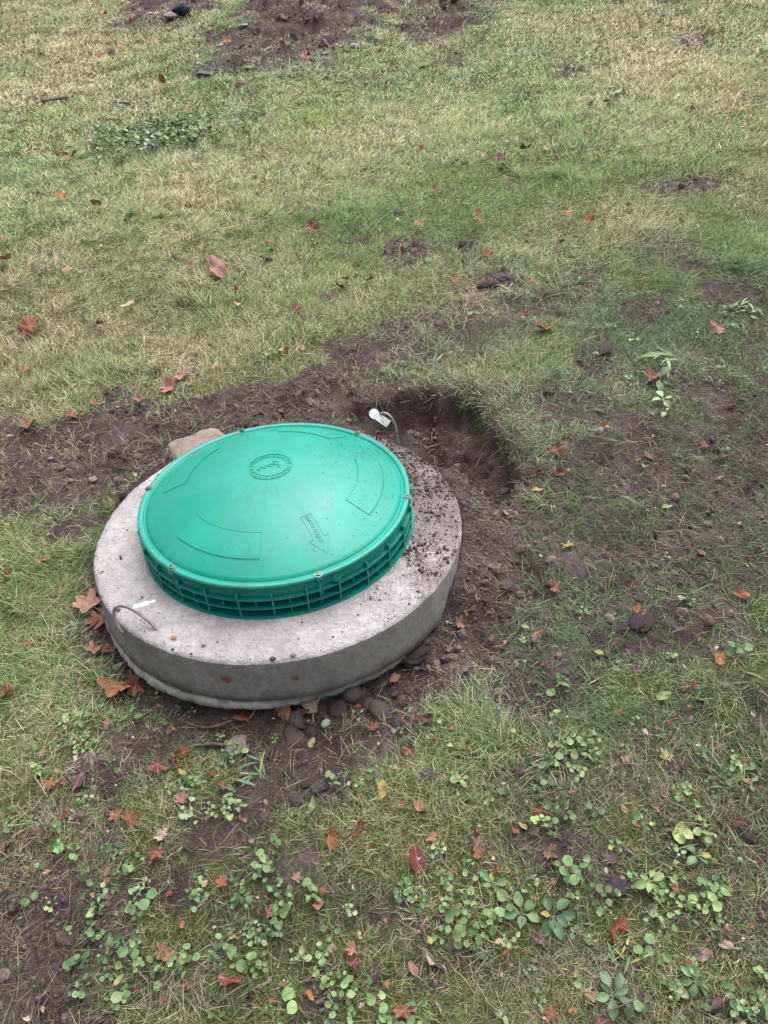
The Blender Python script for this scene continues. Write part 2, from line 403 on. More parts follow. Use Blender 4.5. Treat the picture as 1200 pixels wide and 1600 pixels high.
g = MT('dark_recess', .6); g.col((.01, .03, .022)); M_DARK = g.m
g = MT('bark_twig', .85, .2); g.col(g.ramp(g.noise(60, 4), [(.3, (.07, .05, .04)), (.7, (.22, .17, .14))])); M_TWIG = g.m

# ------------------------------------------------------------------ the ground
def axis(lo, hi, step, far_lo, far_hi, mid_lo, mid_hi, cap):
    a = list(np.arange(lo, hi, step)); s = step; x = hi
    while x < far_hi: a.append(x); s = min(s*1.03, cap if x < mid_hi else 1.5); x += s
    s = step; x = lo-step
    while x > far_lo: a.insert(0, x); s = min(s*1.05, cap if x > mid_lo else 1.5); x -= s
    return np.array(a)
xs = axis(-1.1, 1.5, .0075, -28, 28, -3.2, 3.6, .05); ys = axis(-1.0, 1.25, .0075, -8, 42, -1.5, 9.5, .05)
X, Y = np.meshgrid(xs, ys); Zg = height(X.ravel(), Y.ravel()); SO = soilf(X.ravel(), Y.ravel())
nx, ny = len(xs), len(ys)
m = bpy.data.meshes.new('ground'); V = np.stack([X.ravel(), Y.ravel(), Zg], 1)
ii = (np.arange(ny-1)[:, None]*nx + np.arange(nx-1)[None]).ravel()
Q = np.stack([ii, ii+1, ii+nx+1, ii+nx], 1)
m.vertices.add(len(V)); m.vertices.foreach_set('co', V.ravel())
m.loops.add(Q.size); m.loops.foreach_set('vertex_index', Q.ravel())
m.polygons.add(len(Q)); m.polygons.foreach_set('loop_start', np.arange(0, Q.size, 4)); m.polygons.foreach_set('use_smooth', np.ones(len(Q), bool))
m.update(calc_edges=True)
a = m.attributes.new('soil', 'FLOAT', 'POINT'); a.data.foreach_set('value', SO)
hf = holef(X.ravel(), Y.ravel()); a = m.attributes.new('damp', 'FLOAT', 'POINT'); a.data.foreach_set('value', hf)
m.materials.append(bpy.data.materials['lawn_soil'])
tag(obj('ground', m), kind='structure')

# ------------------------------------------------------------------ concrete collar
RC, RB, HB = .4575, .466, .123
def jt(r, z, a):
    if r > .4:
        n = float(fbm(np.array([a*7+3]), np.array([z*30]), 2.0, 3, 2)[0])-.5
        n2 = float(fbm(np.array([a*40]), np.array([z*10+5]), 1.0, 2, 6)[0])-.5
        return r + n*.006 + n2*.0025*(1 if z > -.02 else .3), z + (n*.003 + n2*.002 if z > -.03 else 0)
    return r, z
collar = empty('concrete_collar')
tag(collar, 'round grey concrete collar with pale trowelled top under the green lid', 'concrete collar')
prof = [(.30, -.02), (.30, .0), (.35, .001)] + [(.36+.01*k, .0005) for k in range(9)] + [(.449, -.0005), (.4545, -.003), (.4575, -.008)]
v, f = lathe(prof, 256, False, jitter=jt)
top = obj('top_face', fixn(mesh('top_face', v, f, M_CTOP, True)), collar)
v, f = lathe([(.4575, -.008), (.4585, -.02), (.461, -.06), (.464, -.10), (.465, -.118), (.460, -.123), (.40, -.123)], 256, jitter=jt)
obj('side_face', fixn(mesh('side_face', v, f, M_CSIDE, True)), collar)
def mj(r, z, a):
    n = float(fbm(np.array([a*14]), np.array([z*60]), 2.0, 3, 2)[0])-.5
    n3 = float(fbm(np.array([a*60]), np.array([z*200]), 2.0, 3, 4)[0])-.5
    return r + n*.014 + n3*.010 - .010*sm(.2, .9, math.cos(a+.6)) + .008*math.exp(-((a-math.radians(238))/.6)**2), z + n*.008 + n3*.008
v, f = lathe([(.41, -.120), (.445, -.120), (.460, -.126), (.465, -.137), (.462, -.148), (.452, -.157), (.42, -.160)], 300, jitter=mj)
obj('mortar_bead', fixn(mesh('mortar_bead', v, f, M_MORTAR, True)), collar)
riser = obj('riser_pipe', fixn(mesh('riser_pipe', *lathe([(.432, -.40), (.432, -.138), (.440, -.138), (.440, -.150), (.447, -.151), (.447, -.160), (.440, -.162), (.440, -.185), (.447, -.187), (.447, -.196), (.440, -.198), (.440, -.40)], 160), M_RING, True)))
tag(riser, 'green plastic riser pipe barely showing under the concrete collar', 'riser pipe')
# lifting handles
def handle(pts, r=.0036):
    v, f = tube(pts, r, 10); obj('lifting_handle', mesh('lifting_handle', v, f, M_ROD, True), collar)
def bez(P, n=18):
    out = []
    for k in range(n+1):
        t = k/n; Q_ = [Vector(p) for p in P]
        while len(Q_) > 1: Q_ = [Q_[i].lerp(Q_[i+1], t) for i in range(len(Q_)-1)]
        out.append(Q_[0])
    return out
handle(bez([(.316, .322, -.02), (.320, .322, .070), (.310, .330, .130), (.258, .350, .118), (.236, .375, .050), (.245, .385, -.01)]))
handle(bez([(-.319, -.340, -.02), (-.352, -.318, .035), (-.335, -.300, .072), (-.290, -.318, .050), (-.262, -.335, .028), (-.228, -.356, -.012)]))
# tags hanging on the handles
def tagmesh(L, W, hole=True):
    n = 14; pts = [(-W/2*.9, 0), (-W/2*.9, -L), (W/2*.9, -L), (W/2*.9, 0)]
    pts += [(W*.58*math.cos(a), W*.42 + W*.58*math.sin(a)) for a in np.linspace(-.45, math.pi+.45, n)]
    v = [(x, y, z) for z in (-.0006, .0006) for x, y in pts]; N = len(pts)
    f = [tuple(range(N))[::-1], tuple(range(N, 2*N))] + [(i, (i+1) % N, N+(i+1) % N, N+i) for i in range(N)]
    return v, f
def place(o, M): o.matrix_world = M
def frame(origin, ydir, ndir):
    y = Vector(ydir).normalized(); z = Vector(ndir); z = (z-y*z.dot(y)).normalized(); x = y.cross(z)
    return Matrix(((x.x, y.x, z.x, origin[0]), (x.y, y.y, z.y, origin[1]), (x.z, y.z, z.z, origin[2]), (0, 0, 0, 1)))
tg = obj('plastic_tag', fixn(mesh('plastic_tag', *tagmesh(.040, .025), M_TAG)))
place(tg, frame((.262, .345, .086), (-.60, .25, .42), (-.1, -.62, .78)))
tag(tg, 'white plastic tag hanging on the wire handle behind the lid', 'tag')
v, f = joinm([box(0, 0, 0, .009, .034, .0014), box(.0, -.021, 0, .005, .018, .0012)])
tg = obj('cable_tie', mesh('cable_tie', v, f, M_TAG))
place(tg, frame((-.268, -.322, .052), (-.96, -.22, -.10), (.0, -.5, .9)))
tag(tg, 'white plastic strip on the front left wire handle', 'cable tie')

# ------------------------------------------------------------------ ribbed ring set in the concrete
ring = empty('riser_ring'); tag(ring, 'ribbed green plastic ring standing on the concrete under the lid', 'riser ring')
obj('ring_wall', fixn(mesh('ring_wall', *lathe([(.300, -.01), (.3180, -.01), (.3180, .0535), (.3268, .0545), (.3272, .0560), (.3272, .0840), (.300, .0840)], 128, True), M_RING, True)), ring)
for z in (.0015, .0275, .0535):
    ro = .339 if z < .01 else .3350 if z < .03 else .3355
    v, f = lathe([(.307, z-.0022), (ro, z-.0018), (ro, z+.0018), (.307, z+.0022)], 160, True)
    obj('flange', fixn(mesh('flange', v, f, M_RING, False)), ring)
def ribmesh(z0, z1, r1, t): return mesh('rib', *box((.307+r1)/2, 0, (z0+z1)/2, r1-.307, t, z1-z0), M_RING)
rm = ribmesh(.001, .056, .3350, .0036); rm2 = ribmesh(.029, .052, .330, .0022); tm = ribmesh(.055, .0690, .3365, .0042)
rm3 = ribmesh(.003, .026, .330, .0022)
NR = 28
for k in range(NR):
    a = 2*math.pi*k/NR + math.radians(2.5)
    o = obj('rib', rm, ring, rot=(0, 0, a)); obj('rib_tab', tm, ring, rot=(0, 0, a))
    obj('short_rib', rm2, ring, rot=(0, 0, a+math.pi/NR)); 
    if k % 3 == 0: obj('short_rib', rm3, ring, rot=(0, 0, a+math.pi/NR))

# ------------------------------------------------------------------ the lid
lid = empty('green_lid'); tag(lid, 'domed green plastic manhole lid raised above the round concrete collar', 'lid')
def dome(r): return .0885 + .083*(1-(r/.313)**2.15)
def domez(x, y):
    r = math.hypot(x, y); a = math.atan2(y, x)
    return dome(r) - .00022*(abs(math.sin(a*12)))*min(1, r/.1)
prof = [(.0001, dome(0))] + [(r, dome(r)) for r in np.linspace(.012, .3105, 42)]
prof += [(.3112, .0882), (.3124, .0864), (.3144, .0860), (.3160, .0866), (.3172, .0890), (.3188, .0905), (.3225, .0916), (.3262, .0918), (.3292, .0911), (.3308, .0898), (.3314, .0880),
         (.3315, .0878), (.3315, .0850), (.3312, .0846), (.3230, .0844), (.300, .0844)]
def jd(r, z, a):
    if r < .3106: return r, z - .00022*abs(math.sin(a*12))*min(1, r/.1)*(1 if r < .27 else (.3106-r)/.0406)
    return r, z
v, f = lathe(prof, 240, jitter=jd)
obj('dome', fixn(mesh('dome', v, f, M_LID, True)), lid)
def patch(a0, a1, r0, r1, h=.0016):
    na = 26; nr = 8; v = []; f = []
    bev = .0016
    for i in range(nr+1):
        for j in range(na+1):
            r = r0+(r1-r0)*i/nr; a = a0+(a1-a0)*j/na
            v.append((r*math.cos(a), r*math.sin(a), domez(r*math.cos(a), r*math.sin(a))+h))
    T = len(v)
    bd = [j for j in range(na+1)] + [i*(na+1)+na for i in range(1, nr+1)] + [nr*(na+1)+j for j in range(na-1, -1, -1)] + [i*(na+1) for i in range(nr-1, 0, -1)]
    cx = sum(p[0] for p in v)/T; cy = sum(p[1] for p in v)/T
    for i in range(nr):
        for j in range(na): b = i*(na+1)+j; f.append((b, b+1, b+na+2, b+na+1))
    for b in bd:
        p = v[b]; d = math.hypot(p[0]-cx, p[1]-cy); k = 1+bev/d
        x = cx+(p[0]-cx)*k; y = cy+(p[1]-cy)*k; v.append((x, y, domez(x, y)-.002))
    N = len(bd)
    for i in range(N): f.append((bd[i], bd[(i+1) % N], T+(i+1) % N, T+i))
    return v, f
def arc4(a0, a1, r0, r1):
    A_ = np.linspace(a0, a1, 24)
    return [(r0*math.cos(t), r0*math.sin(t)) for t in A_] + [(r1*math.cos(t), r1*math.sin(t)) for t in A_[::-1]]
for a0, a1 in ((-140, -92), (-31, 16.5), (49, 91), (136, 180)):
    o = obj('raised_panel', fixn(mesh('raised_panel', *patch(math.radians(a0), math.radians(a1), .209, .267), M_PANEL, False)), lid)
def outline(pts, wdt=.0010, h=.0009, closed=True):
    parts = []; n = len(pts)
    for i in range(n if closed else n-1):
        a, b = pts[i], pts[(i+1) % n]; L = math.hypot(b[0]-a[0], b[1]-a[1]); s = max(1, int(L/.012))
        for k in range(s):
            p = [a[j]+(b[j]-a[j])*k/s for j in (0, 1)]; q = [a[j]+(b[j]-a[j])*(k+1)/s for j in (0, 1)]
            l = math.hypot(q[0]-p[0], q[1]-p[1]) or 1e-6; nx_ = -(q[1]-p[1])/l*wdt/2; ny_ = (q[0]-p[0])/l*wdt/2
            v = []
            for (x, y) in ((p[0]+nx_, p[1]+ny_), (q[0]+nx_, q[1]+ny_), (q[0]-nx_, q[1]-ny_), (p[0]-nx_, p[1]-ny_)):
                v.append((x, y, domez(x, y)-.001)); v.append((x, y, domez(x, y)+h))
            parts.append((v, [(1, 3, 5, 7), (0, 1, 3, 2), (2, 3, 5, 4), (4, 5, 7, 6), (6, 7, 1, 0)]))
    return joinm(parts)
AA = math.radians(-61.5); ca, sa_ = math.cos(AA), math.sin(AA)
def rp(u, w_): return (u*ca - w_*sa_, u*sa_ + w_*ca)      # u outwards, w sideways
arrow = [rp(.187, -.0125), (rp(.187, .0125)), rp(.248, .0125), rp(.248, .0255), rp(.286, 0), rp(.248, -.0255), rp(.248, -.0125)]
for a0, a1 in ((-140, -92), (-31, 16.5), (49, 91), (136, 180)):
    obj('panel_edge', fixn(mesh('panel_edge', *outline(arc4(math.radians(a0), math.radians(a1), .2075, .2685), .0009, .0012), M_LID)), lid)
obj('arrow', fixn(mesh('arrow', *outline(arrow), M_LID)), lid)
def lettering(txt, size, fn, name, extr=.0008):
    cu = bpy.data.curves.new('lettering', 'FONT'); cu.body = txt; cu.size = size; cu.align_x = 'LEFT'; cu.align_y = 'CENTER'; cu.resolution_u = 3
    cu.offset = -.0001
    to = bpy.data.objects.new('t', cu); LC.objects.link(to)
    dg = bpy.context.evaluated_depsgraph_get(); me = bpy.data.meshes.new_from_object(to.evaluated_get(dg))
    bpy.data.objects.remove(to)
    b = bmesh.new(); b.from_mesh(me)
    g_ = bmesh.ops.extrude_face_region(b, geom=list(b.faces)); up = {e for e in g_['geom'] if isinstance(e, bmesh.types.BMVert)}
    for v_ in b.verts:
        x, y = fn(v_.co.x, v_.co.y); v_.co = (x, y, domez(x, y) + (extr if v_ in up else -.001))
    bmesh.ops.recalc_face_normals(b, faces=b.faces)
    b.to_mesh(me); b.free(); me.materials.clear(); me.materials.append(M_LID); me.name = name
    return me
# reads from the tail of the arrow to its head
obj('lettering', lettering('SAFETY SCREW', .0130, lambda x, y: rp(.189+x*.80, y), 'lettering'), lid)
# emblem in the middle: two rings of relief with worn, unreadable marks between them
emb = []
for rr in (.0525, .0405): emb.append(outline([(rr*math.cos(a), rr*math.sin(a)) for a in np.linspace(0, 2*math.pi, 60, endpoint=False)], .0012, .0014))
for k in range(40):
    a = 2*math.pi*k/40
    if k % 10 in (0, ): continue
    t_ = rnd.uniform(-.35, .35)
    p = [((.0435)*math.cos(a+t_*.1), (.0435)*math.sin(a+t_*.1)), ((.0495)*math.cos(a-t_*.1), (.0495)*math.sin(a-t_*.1))]
    emb.append(outline(p, .0013, .0013, False))
    if k % 2: emb.append(outline([p[1], (.0493*math.cos(a+.07), .0493*math.sin(a+.07))], .0012, .0013, False))
def sw(cx, cy, s, ph): return [(cx+s*math.cos(t)*(.6+.4*math.sin(2*t+ph)), cy+s*.7*math.sin(t)) for t in np.linspace(0, 5.4, 14)]
for k, (cx, cy, s) in enumerate(((-.024, -.010, .008), (-.010, -.004, .007), (.003, .002, .008), (.012, .012, .010), (.020, -.002, .007))):
    emb.append(outline(sw(cx, cy, s, k), .0012, .0013, False))
obj('emblem', fixn(mesh('emblem', *joinm(emb), M_LID)), lid)
# screws
for k in range(6):
    a = math.radians(-129.2 + 60*k); r = .3265
    v, f = lathe([(.0001, 0), (.0085, 0), (.0085, .0016), (.006, .0018), (.0058, .0036), (.0045, .0046), (.0022, .0048), (.0018, .0028), (.0001, .0026)], 20)
    o = obj('screw', mesh('screw', v, f, M_STEEL, False), lid, (r*math.cos(a), r*math.sin(a), .0915)); fixn(o.data); o.rotation_euler = (0, math.radians(8), a)
    v, f = lathe([(.0001, .012), (.0078, .012), (.0092, .0275), (.0085, .0287), (.0001, .0289)], 16)
    o = obj('screw_boss', mesh('screw_boss', v, f, M_LID, True), lid, (r*math.cos(a), r*math.sin(a), .0630)); fixn(o.data)
    v, f = lathe([(.0001, -.056), (.0042, -.056), (.0042, .012), (.0001, .012)], 10)
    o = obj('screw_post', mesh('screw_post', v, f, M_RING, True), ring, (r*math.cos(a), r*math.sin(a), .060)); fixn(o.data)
# round safety-screw port on the skirt
a = math.radians(-62.3); P_ = empty('x'); bpy.data.objects.remove(P_)
v, f = lathe([(.0035, .003), (.0035, .007), (.0065, .0072), (.0065, .003), (.009, .003), (.009, .0075), (.0112, .0075), (.0112, 0), (.0001, 0)], 28)
o = obj('safety_screw_port', mesh('safety_screw_port', v, f, M_LID, False), lid); fixn(o.data)
o.matrix_world = Matrix.Translation((.3268*math.cos(a), .3268*math.sin(a), .0715)) @ Vector((math.cos(a), math.sin(a), .35)).to_track_quat('Z', 'Y').to_matrix().to_4x4()
v, f = lathe([(.0001, 0), (.0034, 0), (.0034, .0055), (.0001, .0055)], 12)
o2 = obj('port_screw', mesh('port_screw', v, f, M_STEEL), lid); o2.matrix_world = o.matrix_world.copy(); fixn(o2.data)

# ------------------------------------------------------------------ scatter
def collection_of(meshes, name):
    c = bpy.data.collections.new(name)
    for i, m_ in enumerate(meshes):
        o = bpy.data.objects.new('%s_piece_%02d' % (name, i), m_); c.objects.link(o)
    return c
def scatter(name, meshes, P, rot, scl, tint, idx, mat):
    """one object: instances of small pieces on given points"""
    N = len(P); me = bpy.data.meshes.new(name); me.vertices.add(N); me.vertices.foreach_set('co', np.asarray(P, float).ravel())
    for nm, ty, key, ar in (('rot', 'FLOAT_VECTOR', 'vector', rot), ('scl', 'FLOAT', 'value', scl), ('idx', 'INT', 'value', idx)):
        a = me.attributes.new(nm, ty, 'POINT'); a.data.foreach_set(key, np.asarray(ar).ravel())
    a = me.attributes.new('tint', 'FLOAT_COLOR', 'POINT'); a.data.foreach_set('color', np.concatenate([tint, np.ones((N, 1))], 1).ravel())
    me.materials.append(mat)
    o = obj(name, me); tag(o, kind='stuff')
    col = collection_of(meshes, name)
    t = bpy.data.node_groups.new(name, 'GeometryNodeTree')
    t.interface.new_socket('Geometry', in_out='INPUT', socket_type='NodeSocketGeometry')
    t.interface.new_socket('Geometry', in_out='OUTPUT', socket_type='NodeSocketGeometry')
    n = t.nodes; gi = n.new('NodeGroupInput'); go = n.new('NodeGroupOutput')
    ip = n.new('GeometryNodeInstanceOnPoints'); ci = n.new('GeometryNodeCollectionInfo')
    ci.inputs['Collection'].default_value = col; ci.inputs['Separate Children'].default_value = True; ci.inputs['Reset Children'].default_value = True
    def at(nm, ty):
        q = n.new('GeometryNodeInputNamedAttribute'); q.data_type = ty; q.inputs[0].default_value = nm
        return [s for s in q.outputs if s.enabled and s.name == 'Attribute'][0]
    L = t.links
    L.new(gi.outputs[0], ip.inputs['Points']); L.new(ci.outputs[0], ip.inputs['Instance']); ip.inputs['Pick Instance'].default_value = True
    L.new(at('idx', 'INT'), ip.inputs['Instance Index'])
    L.new(at('rot', 'FLOAT_VECTOR'), ip.inputs['Rotation']); L.new(at('scl', 'FLOAT'), ip.inputs['Scale'])
    L.new(ip.outputs[0], go.inputs[0])
    md = o.modifiers.new('scatter', 'NODES'); md.node_group = t
    return o
def setattr_f(me, nm, vals):
    a = me.attributes.new(nm, 'FLOAT', 'POINT'); a.data.foreach_set('value', np.asarray(vals, float))

# grass tufts: (spread, blades, length, width, lean, curl)
def tuft(seed, nb, spread, L0, L1, wd, lean0, lean1, bias):
    r = random.Random(seed); v = []; f = []; bl = []; bt = []
    for b in range(nb):
        a = r.uniform(0, 2*math.pi); d = spread*math.sqrt(r.random())
        x, y, z = d*math.cos(a), d*math.sin(a), -.004
        az = r.gauss(0, 1.0) if r.random() < bias else r.uniform(-math.pi, math.pi)
        th = r.uniform(lean0, lean1); L = r.uniform(L0, L1); w_ = wd*r.uniform(.6, 1.25)
        bend = r.uniform(.2, 1.1); yaw = r.uniform(-.5, .5); rv_ = r.random()
        n = 4; base_ = len(v)
        for k in range(n+1):
            t = k/n; ww = w_*(1-t**2.2)*.5 if k < n else 0
            sx, sy = -math.sin(az), math.cos(az)
            if k < n:
                v += [(x-sx*ww, y-sy*ww, z), (x+sx*ww, y+sy*ww, z+ww*.6)]; bl += [rv_, rv_]; bt += [t, t]
            else: v.append((x, y, z)); bl.append(rv_); bt.append(1)
            q = th + bend*t; q = min(q, 1.62 if z > .004 else 1.45)
            x += math.cos(az)*math.sin(q)*L/n; y += math.sin(az)*math.sin(q)*L/n; z += math.cos(q)*L/n; az += yaw/n
        for k in range(n-1):
            i = base_+2*k; f.append((i, i+1, i+3, i+2))
        i = base_+2*(n-1); f.append((i, i+1, i+2))
    me = mesh('tuft', v, f, M_GRASS); setattr_f(me, 'bl', bl); setattr_f(me, 'bt', bt); return me
T_N = 8
lawn = [tuft(i, 50, .042, .013, .036, .00125, .35, 1.25, .5) for i in range(T_N)]
mat_ = [tuft(50+i, 38, .046, .022, .055, .0011, 1.15, 1.5, .35) for i in range(T_N)]          # lying thatch
longg = [tuft(90+i, 36, .032, .040, .078, .0014, .5, 1.2, .75) for i in range(T_N)]
thin = [tuft(130+i, 11, .045, .025, .06, .0012, 1.0, 1.5, .3) for i in range(T_N)]
farl = [tuft(170+i, 80, .085, .020, .046, .0026, .6, 1.4, .4) for i in range(T_N)]
ALLT = lawn + mat_ + longg + thin + farl

def polar(n, r0, r1, half, p):
    """points fanned out in front of where one stands, thinning with distance"""
    u = rng.random(n); r = (r0**p + u*(r1**p - r0**p))**(1/p); a = (rng.random(n)*2-1)*half
    return CX + r*np.sin(a), -1.75 + r*np.cos(a), r
def terr_rot(x, y, yaw, amp):
    e = .04
    gx = (height(x+e, y, False)-height(x-e, y, False))/(2*e); gy = (height(x, y+e, False)-height(x, y-e, False))/(2*e)
    gx = np.clip(gx, -.9, .9); gy = np.clip(gy, -.9, .9)
    out = np.zeros((len(x), 3))
    N_ = np.stack([-gx, -gy, np.ones_like(gx)], 1); N_ /= np.linalg.norm(N_, axis=1)[:, None]
    for i in range(len(x)):
        q = Vector(N_[i]).to_track_quat('Z', 'Y') @ Euler((rng.normal()*amp, rng.normal()*amp, yaw[i])).to_quaternion()
        out[i] = q.to_euler()
    return out
# near and middle lawn
X1, Y1, R1 = polar(50000, .25, 5.2, math.radians(52), 1.35)
X2, Y2, R2 = polar(33000, 4.2, 13, math.radians(46), 1.25)
X = np.concatenate([X1, X2]); Y = np.concatenate([Y1, Y2]); far = np.concatenate([np.zeros(len(X1), bool), np.ones(len(X2), bool)])
ok = (np.hypot(X, Y) > .478) & (Y > -1.75)
X, Y, far = X[ok], Y[ok], far[ok]
S = soilf(X, Y); H = holef(X, Y)
u = rng.random(len(X)); CV = CLOVER(X, Y, .6, (fbm(X, Y, 6, 3, 91)-.5)*1.4)
u = np.where((Y < -.3) & (CV > .4) & (rng.random(len(X)) < .45), 2, u)
bare = 1-(1-np.clip(S, 0, 1))**np.where(far, 2.2, 2.6)
right = sm(.35, .7, X)*sm(1.4, .9, Y)*sm(-.9, -.5, Y)         # muddied grass to the right: strands lie over the soil
left = sm(-.3, -.6, X)*sm(-.4, -.1, Y)
keep = (u < 1-bare) & (H < .04)
thinpick = (~keep) & (u < 1.5) & (rng.random(len(X)) < np.where(H > .25, .05, .34 + .60*right*(fbm(X, Y, 9, 3, 77) > .45) + .22*left*(fbm(X, Y, 9, 3, 78) > .5)))
sel = keep | thinpick
X, Y, far, S, H, keep, right = X[sel], Y[sel], far[sel], S[sel], H[sel], keep[sel], right[sel]
n = len(X)
nearcol = np.exp(-((np.hypot(X, Y)-.52)/.07)**2)
st = np.clip(STRAW(X, Y, .7), 0, 1); gr = np.clip(GREEN(X, Y, .7), 0, 1)
patch_ = fbm(X, Y, 1.6, 4, 31); patch2 = fbm(X, Y, 6, 3, 37)
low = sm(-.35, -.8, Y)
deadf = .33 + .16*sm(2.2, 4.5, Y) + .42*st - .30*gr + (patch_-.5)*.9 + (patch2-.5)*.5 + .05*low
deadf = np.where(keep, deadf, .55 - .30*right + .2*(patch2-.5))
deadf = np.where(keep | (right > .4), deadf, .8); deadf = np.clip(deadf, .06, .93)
bright = np.clip(1.0 + .58*sm(.5, 4.0, Y) + .35*(patch_-.5) + .25*(patch2-.5) + .12*rng.normal(size=n) - .48*low*np.where(X < .2, 1.1, .9) - .22*S - .16*right, .35, 1.6)  # tufts lighten with distance, haze painted into their tint
blue = np.clip(.35 + .30*sm(.2, .6, X)*sm(2.2, 1., Y) + .8*(fbm(X, Y, 2.3, 3, 41)-.5) + .10*gr - .25*low + .30*far, 0, 1)  # far tufts tinted bluer, part of the painted haze
pick = rng.integers(0, T_N, n)
kind = np.where(rng.random(n) < np.clip(.40 + .35*st, 0, .8), 1, 0)
lg = (fbm(X, Y, 4, 3, 51) > .60) & (rng.random(n) < .35 + .3*gr); kind = np.where(lg & keep, 2, kind)
kind = np.where((~keep), 3, kind); kind = np.where(far, 4, kind)
idx = kind*T_N + pick
flow = fbm(X, Y, 1.3, 2, 61)*9.0
yaw = flow + rng.normal(size=n)*.7
yaw = np.where(rng.random(n) < .3, rng.random(n)*6.28, yaw)
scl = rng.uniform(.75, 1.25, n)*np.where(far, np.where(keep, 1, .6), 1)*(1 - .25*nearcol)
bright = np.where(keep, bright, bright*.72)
Z = height(X, Y)
rot = terr_rot(X, Y, yaw, .10)
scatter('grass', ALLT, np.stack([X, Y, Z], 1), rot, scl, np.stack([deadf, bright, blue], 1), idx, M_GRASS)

# soil crumbs
def crumb(seed, sub=2, rough=.28):
    b = bmesh.new(); bmesh.ops.create_icosphere(b, subdivisions=sub, radius=1)
    r = random.Random(seed); sx, sy, sz = r.uniform(.8, 1.2), r.uniform(.7, 1.0), r.uniform(.5, .8)
    ox = r.uniform(0, 50)
    co = np.array([tuple(v_.co) for v_ in b.verts])
    nn = fbm(co[:, 0]+ox+co[:, 2]*1.3, co[:, 1]-ox+co[:, 2]*.7, 1.6, 3, seed % 9)-.5
    for v_, k in zip(b.verts, nn):
        q = 1 + k*rough*4; v_.co = (v_.co.x*sx*q, v_.co.y*sy*q, v_.co.z*sz*q)
    me = bpy.data.meshes.new('crumb'); b.to_mesh(me); b.free(); return me
CR_ = [crumb(i, 2 if i < 3 else 1, .30) for i in range(7)]
for q in CR_: q.materials.append(M_CRUMB)
X, Y, R_ = polar(150000, .25, 5, math.radians(50), 1.4)
X3, Y3, R3 = polar(40000, 5, 10, math.radians(40), 1.4); X = np.concatenate([X, X3]); Y = np.concatenate([Y, Y3]); R_ = np.concatenate([R_, R3])
S = soilf(X, Y); cl = fbm(X, Y, 7, 3, 71)
ok = (np.hypot(X, Y) > .47) & (rng.random(len(X)) < (S*.85+.03)*sm(.30, .62, cl)*np.where(holef(X, Y) > .4, .8, 1))
X, Y, R_ = X[ok], Y[ok], R_[ok]; n = len(X)
sz = np.clip(.0022*(rng.random(n)**-.42), 0, .014)*np.where(R_ > 5, 2.7, 1+.08*R_)
Z = height(X, Y)+sz*.12
b_ = rng.uniform(1.0, 1.75, n)*np.where(R_ > 5, rng.uniform(.5, 1.8, n), 1)
scatter('soil_crumbs', CR_, np.stack([X, Y, Z], 1), rng.random((n, 3))*6.28, sz, np.stack([b_, b_*.97, b_*.96], 1), rng.integers(0, 7, n), M_CRUMB)
# crumbs kicked onto the concrete, thick at the back right, a few specks elsewhere
n = 46000
a = rng.random(n)*2*math.pi; r = np.sqrt(rng.uniform(.34**2, .4535**2, n)); X = r*np.cos(a); Y = r*np.sin(a)
dens = sm(-.35, 1.0, np.cos(a-math.radians(28)))**2.2*(.25+.75*sm(.36, .62, fbm(X, Y, 13, 3, 81)))*1.1 + .009 + .05*sm(.43, .455, r)
dens = dens*(1-.0*r)
ok = rng.random(n) < dens
X, Y = X[ok], Y[ok]; n = len(X)
sz = np.clip(.00055*(rng.random(n)**-.5), 0, .0055)
b_ = rng.uniform(.9, 1.9, n)
scatter('crumbs_on_concrete', CR_, np.stack([X, Y, sz*.35+.0008], 1), rng.random((n, 3))*6.28, sz, np.stack([b_, b_*.97, b_*.96], 1), rng.integers(0, 7, n), M_CRUMB)
# dirt specks on the lid
n = 260
a = rng.normal(math.radians(5), .9, n); r = np.clip(rng.normal(.25, .06, n), .02, .292); X = r*np.cos(a); Y = r*np.sin(a)
sz = rng.uniform(.0006, .0014, n)
scatter('specks_on_lid', CR_, np.array([(x, y, domez(x, y)+.0016*(.209 < math.hypot(x, y) < .267)) for x, y in zip(X, Y)]), rng.random((n, 3))*6.28, sz, np.full((n, 3), .7), rng.integers(0, 7, n), M_CRUMB)

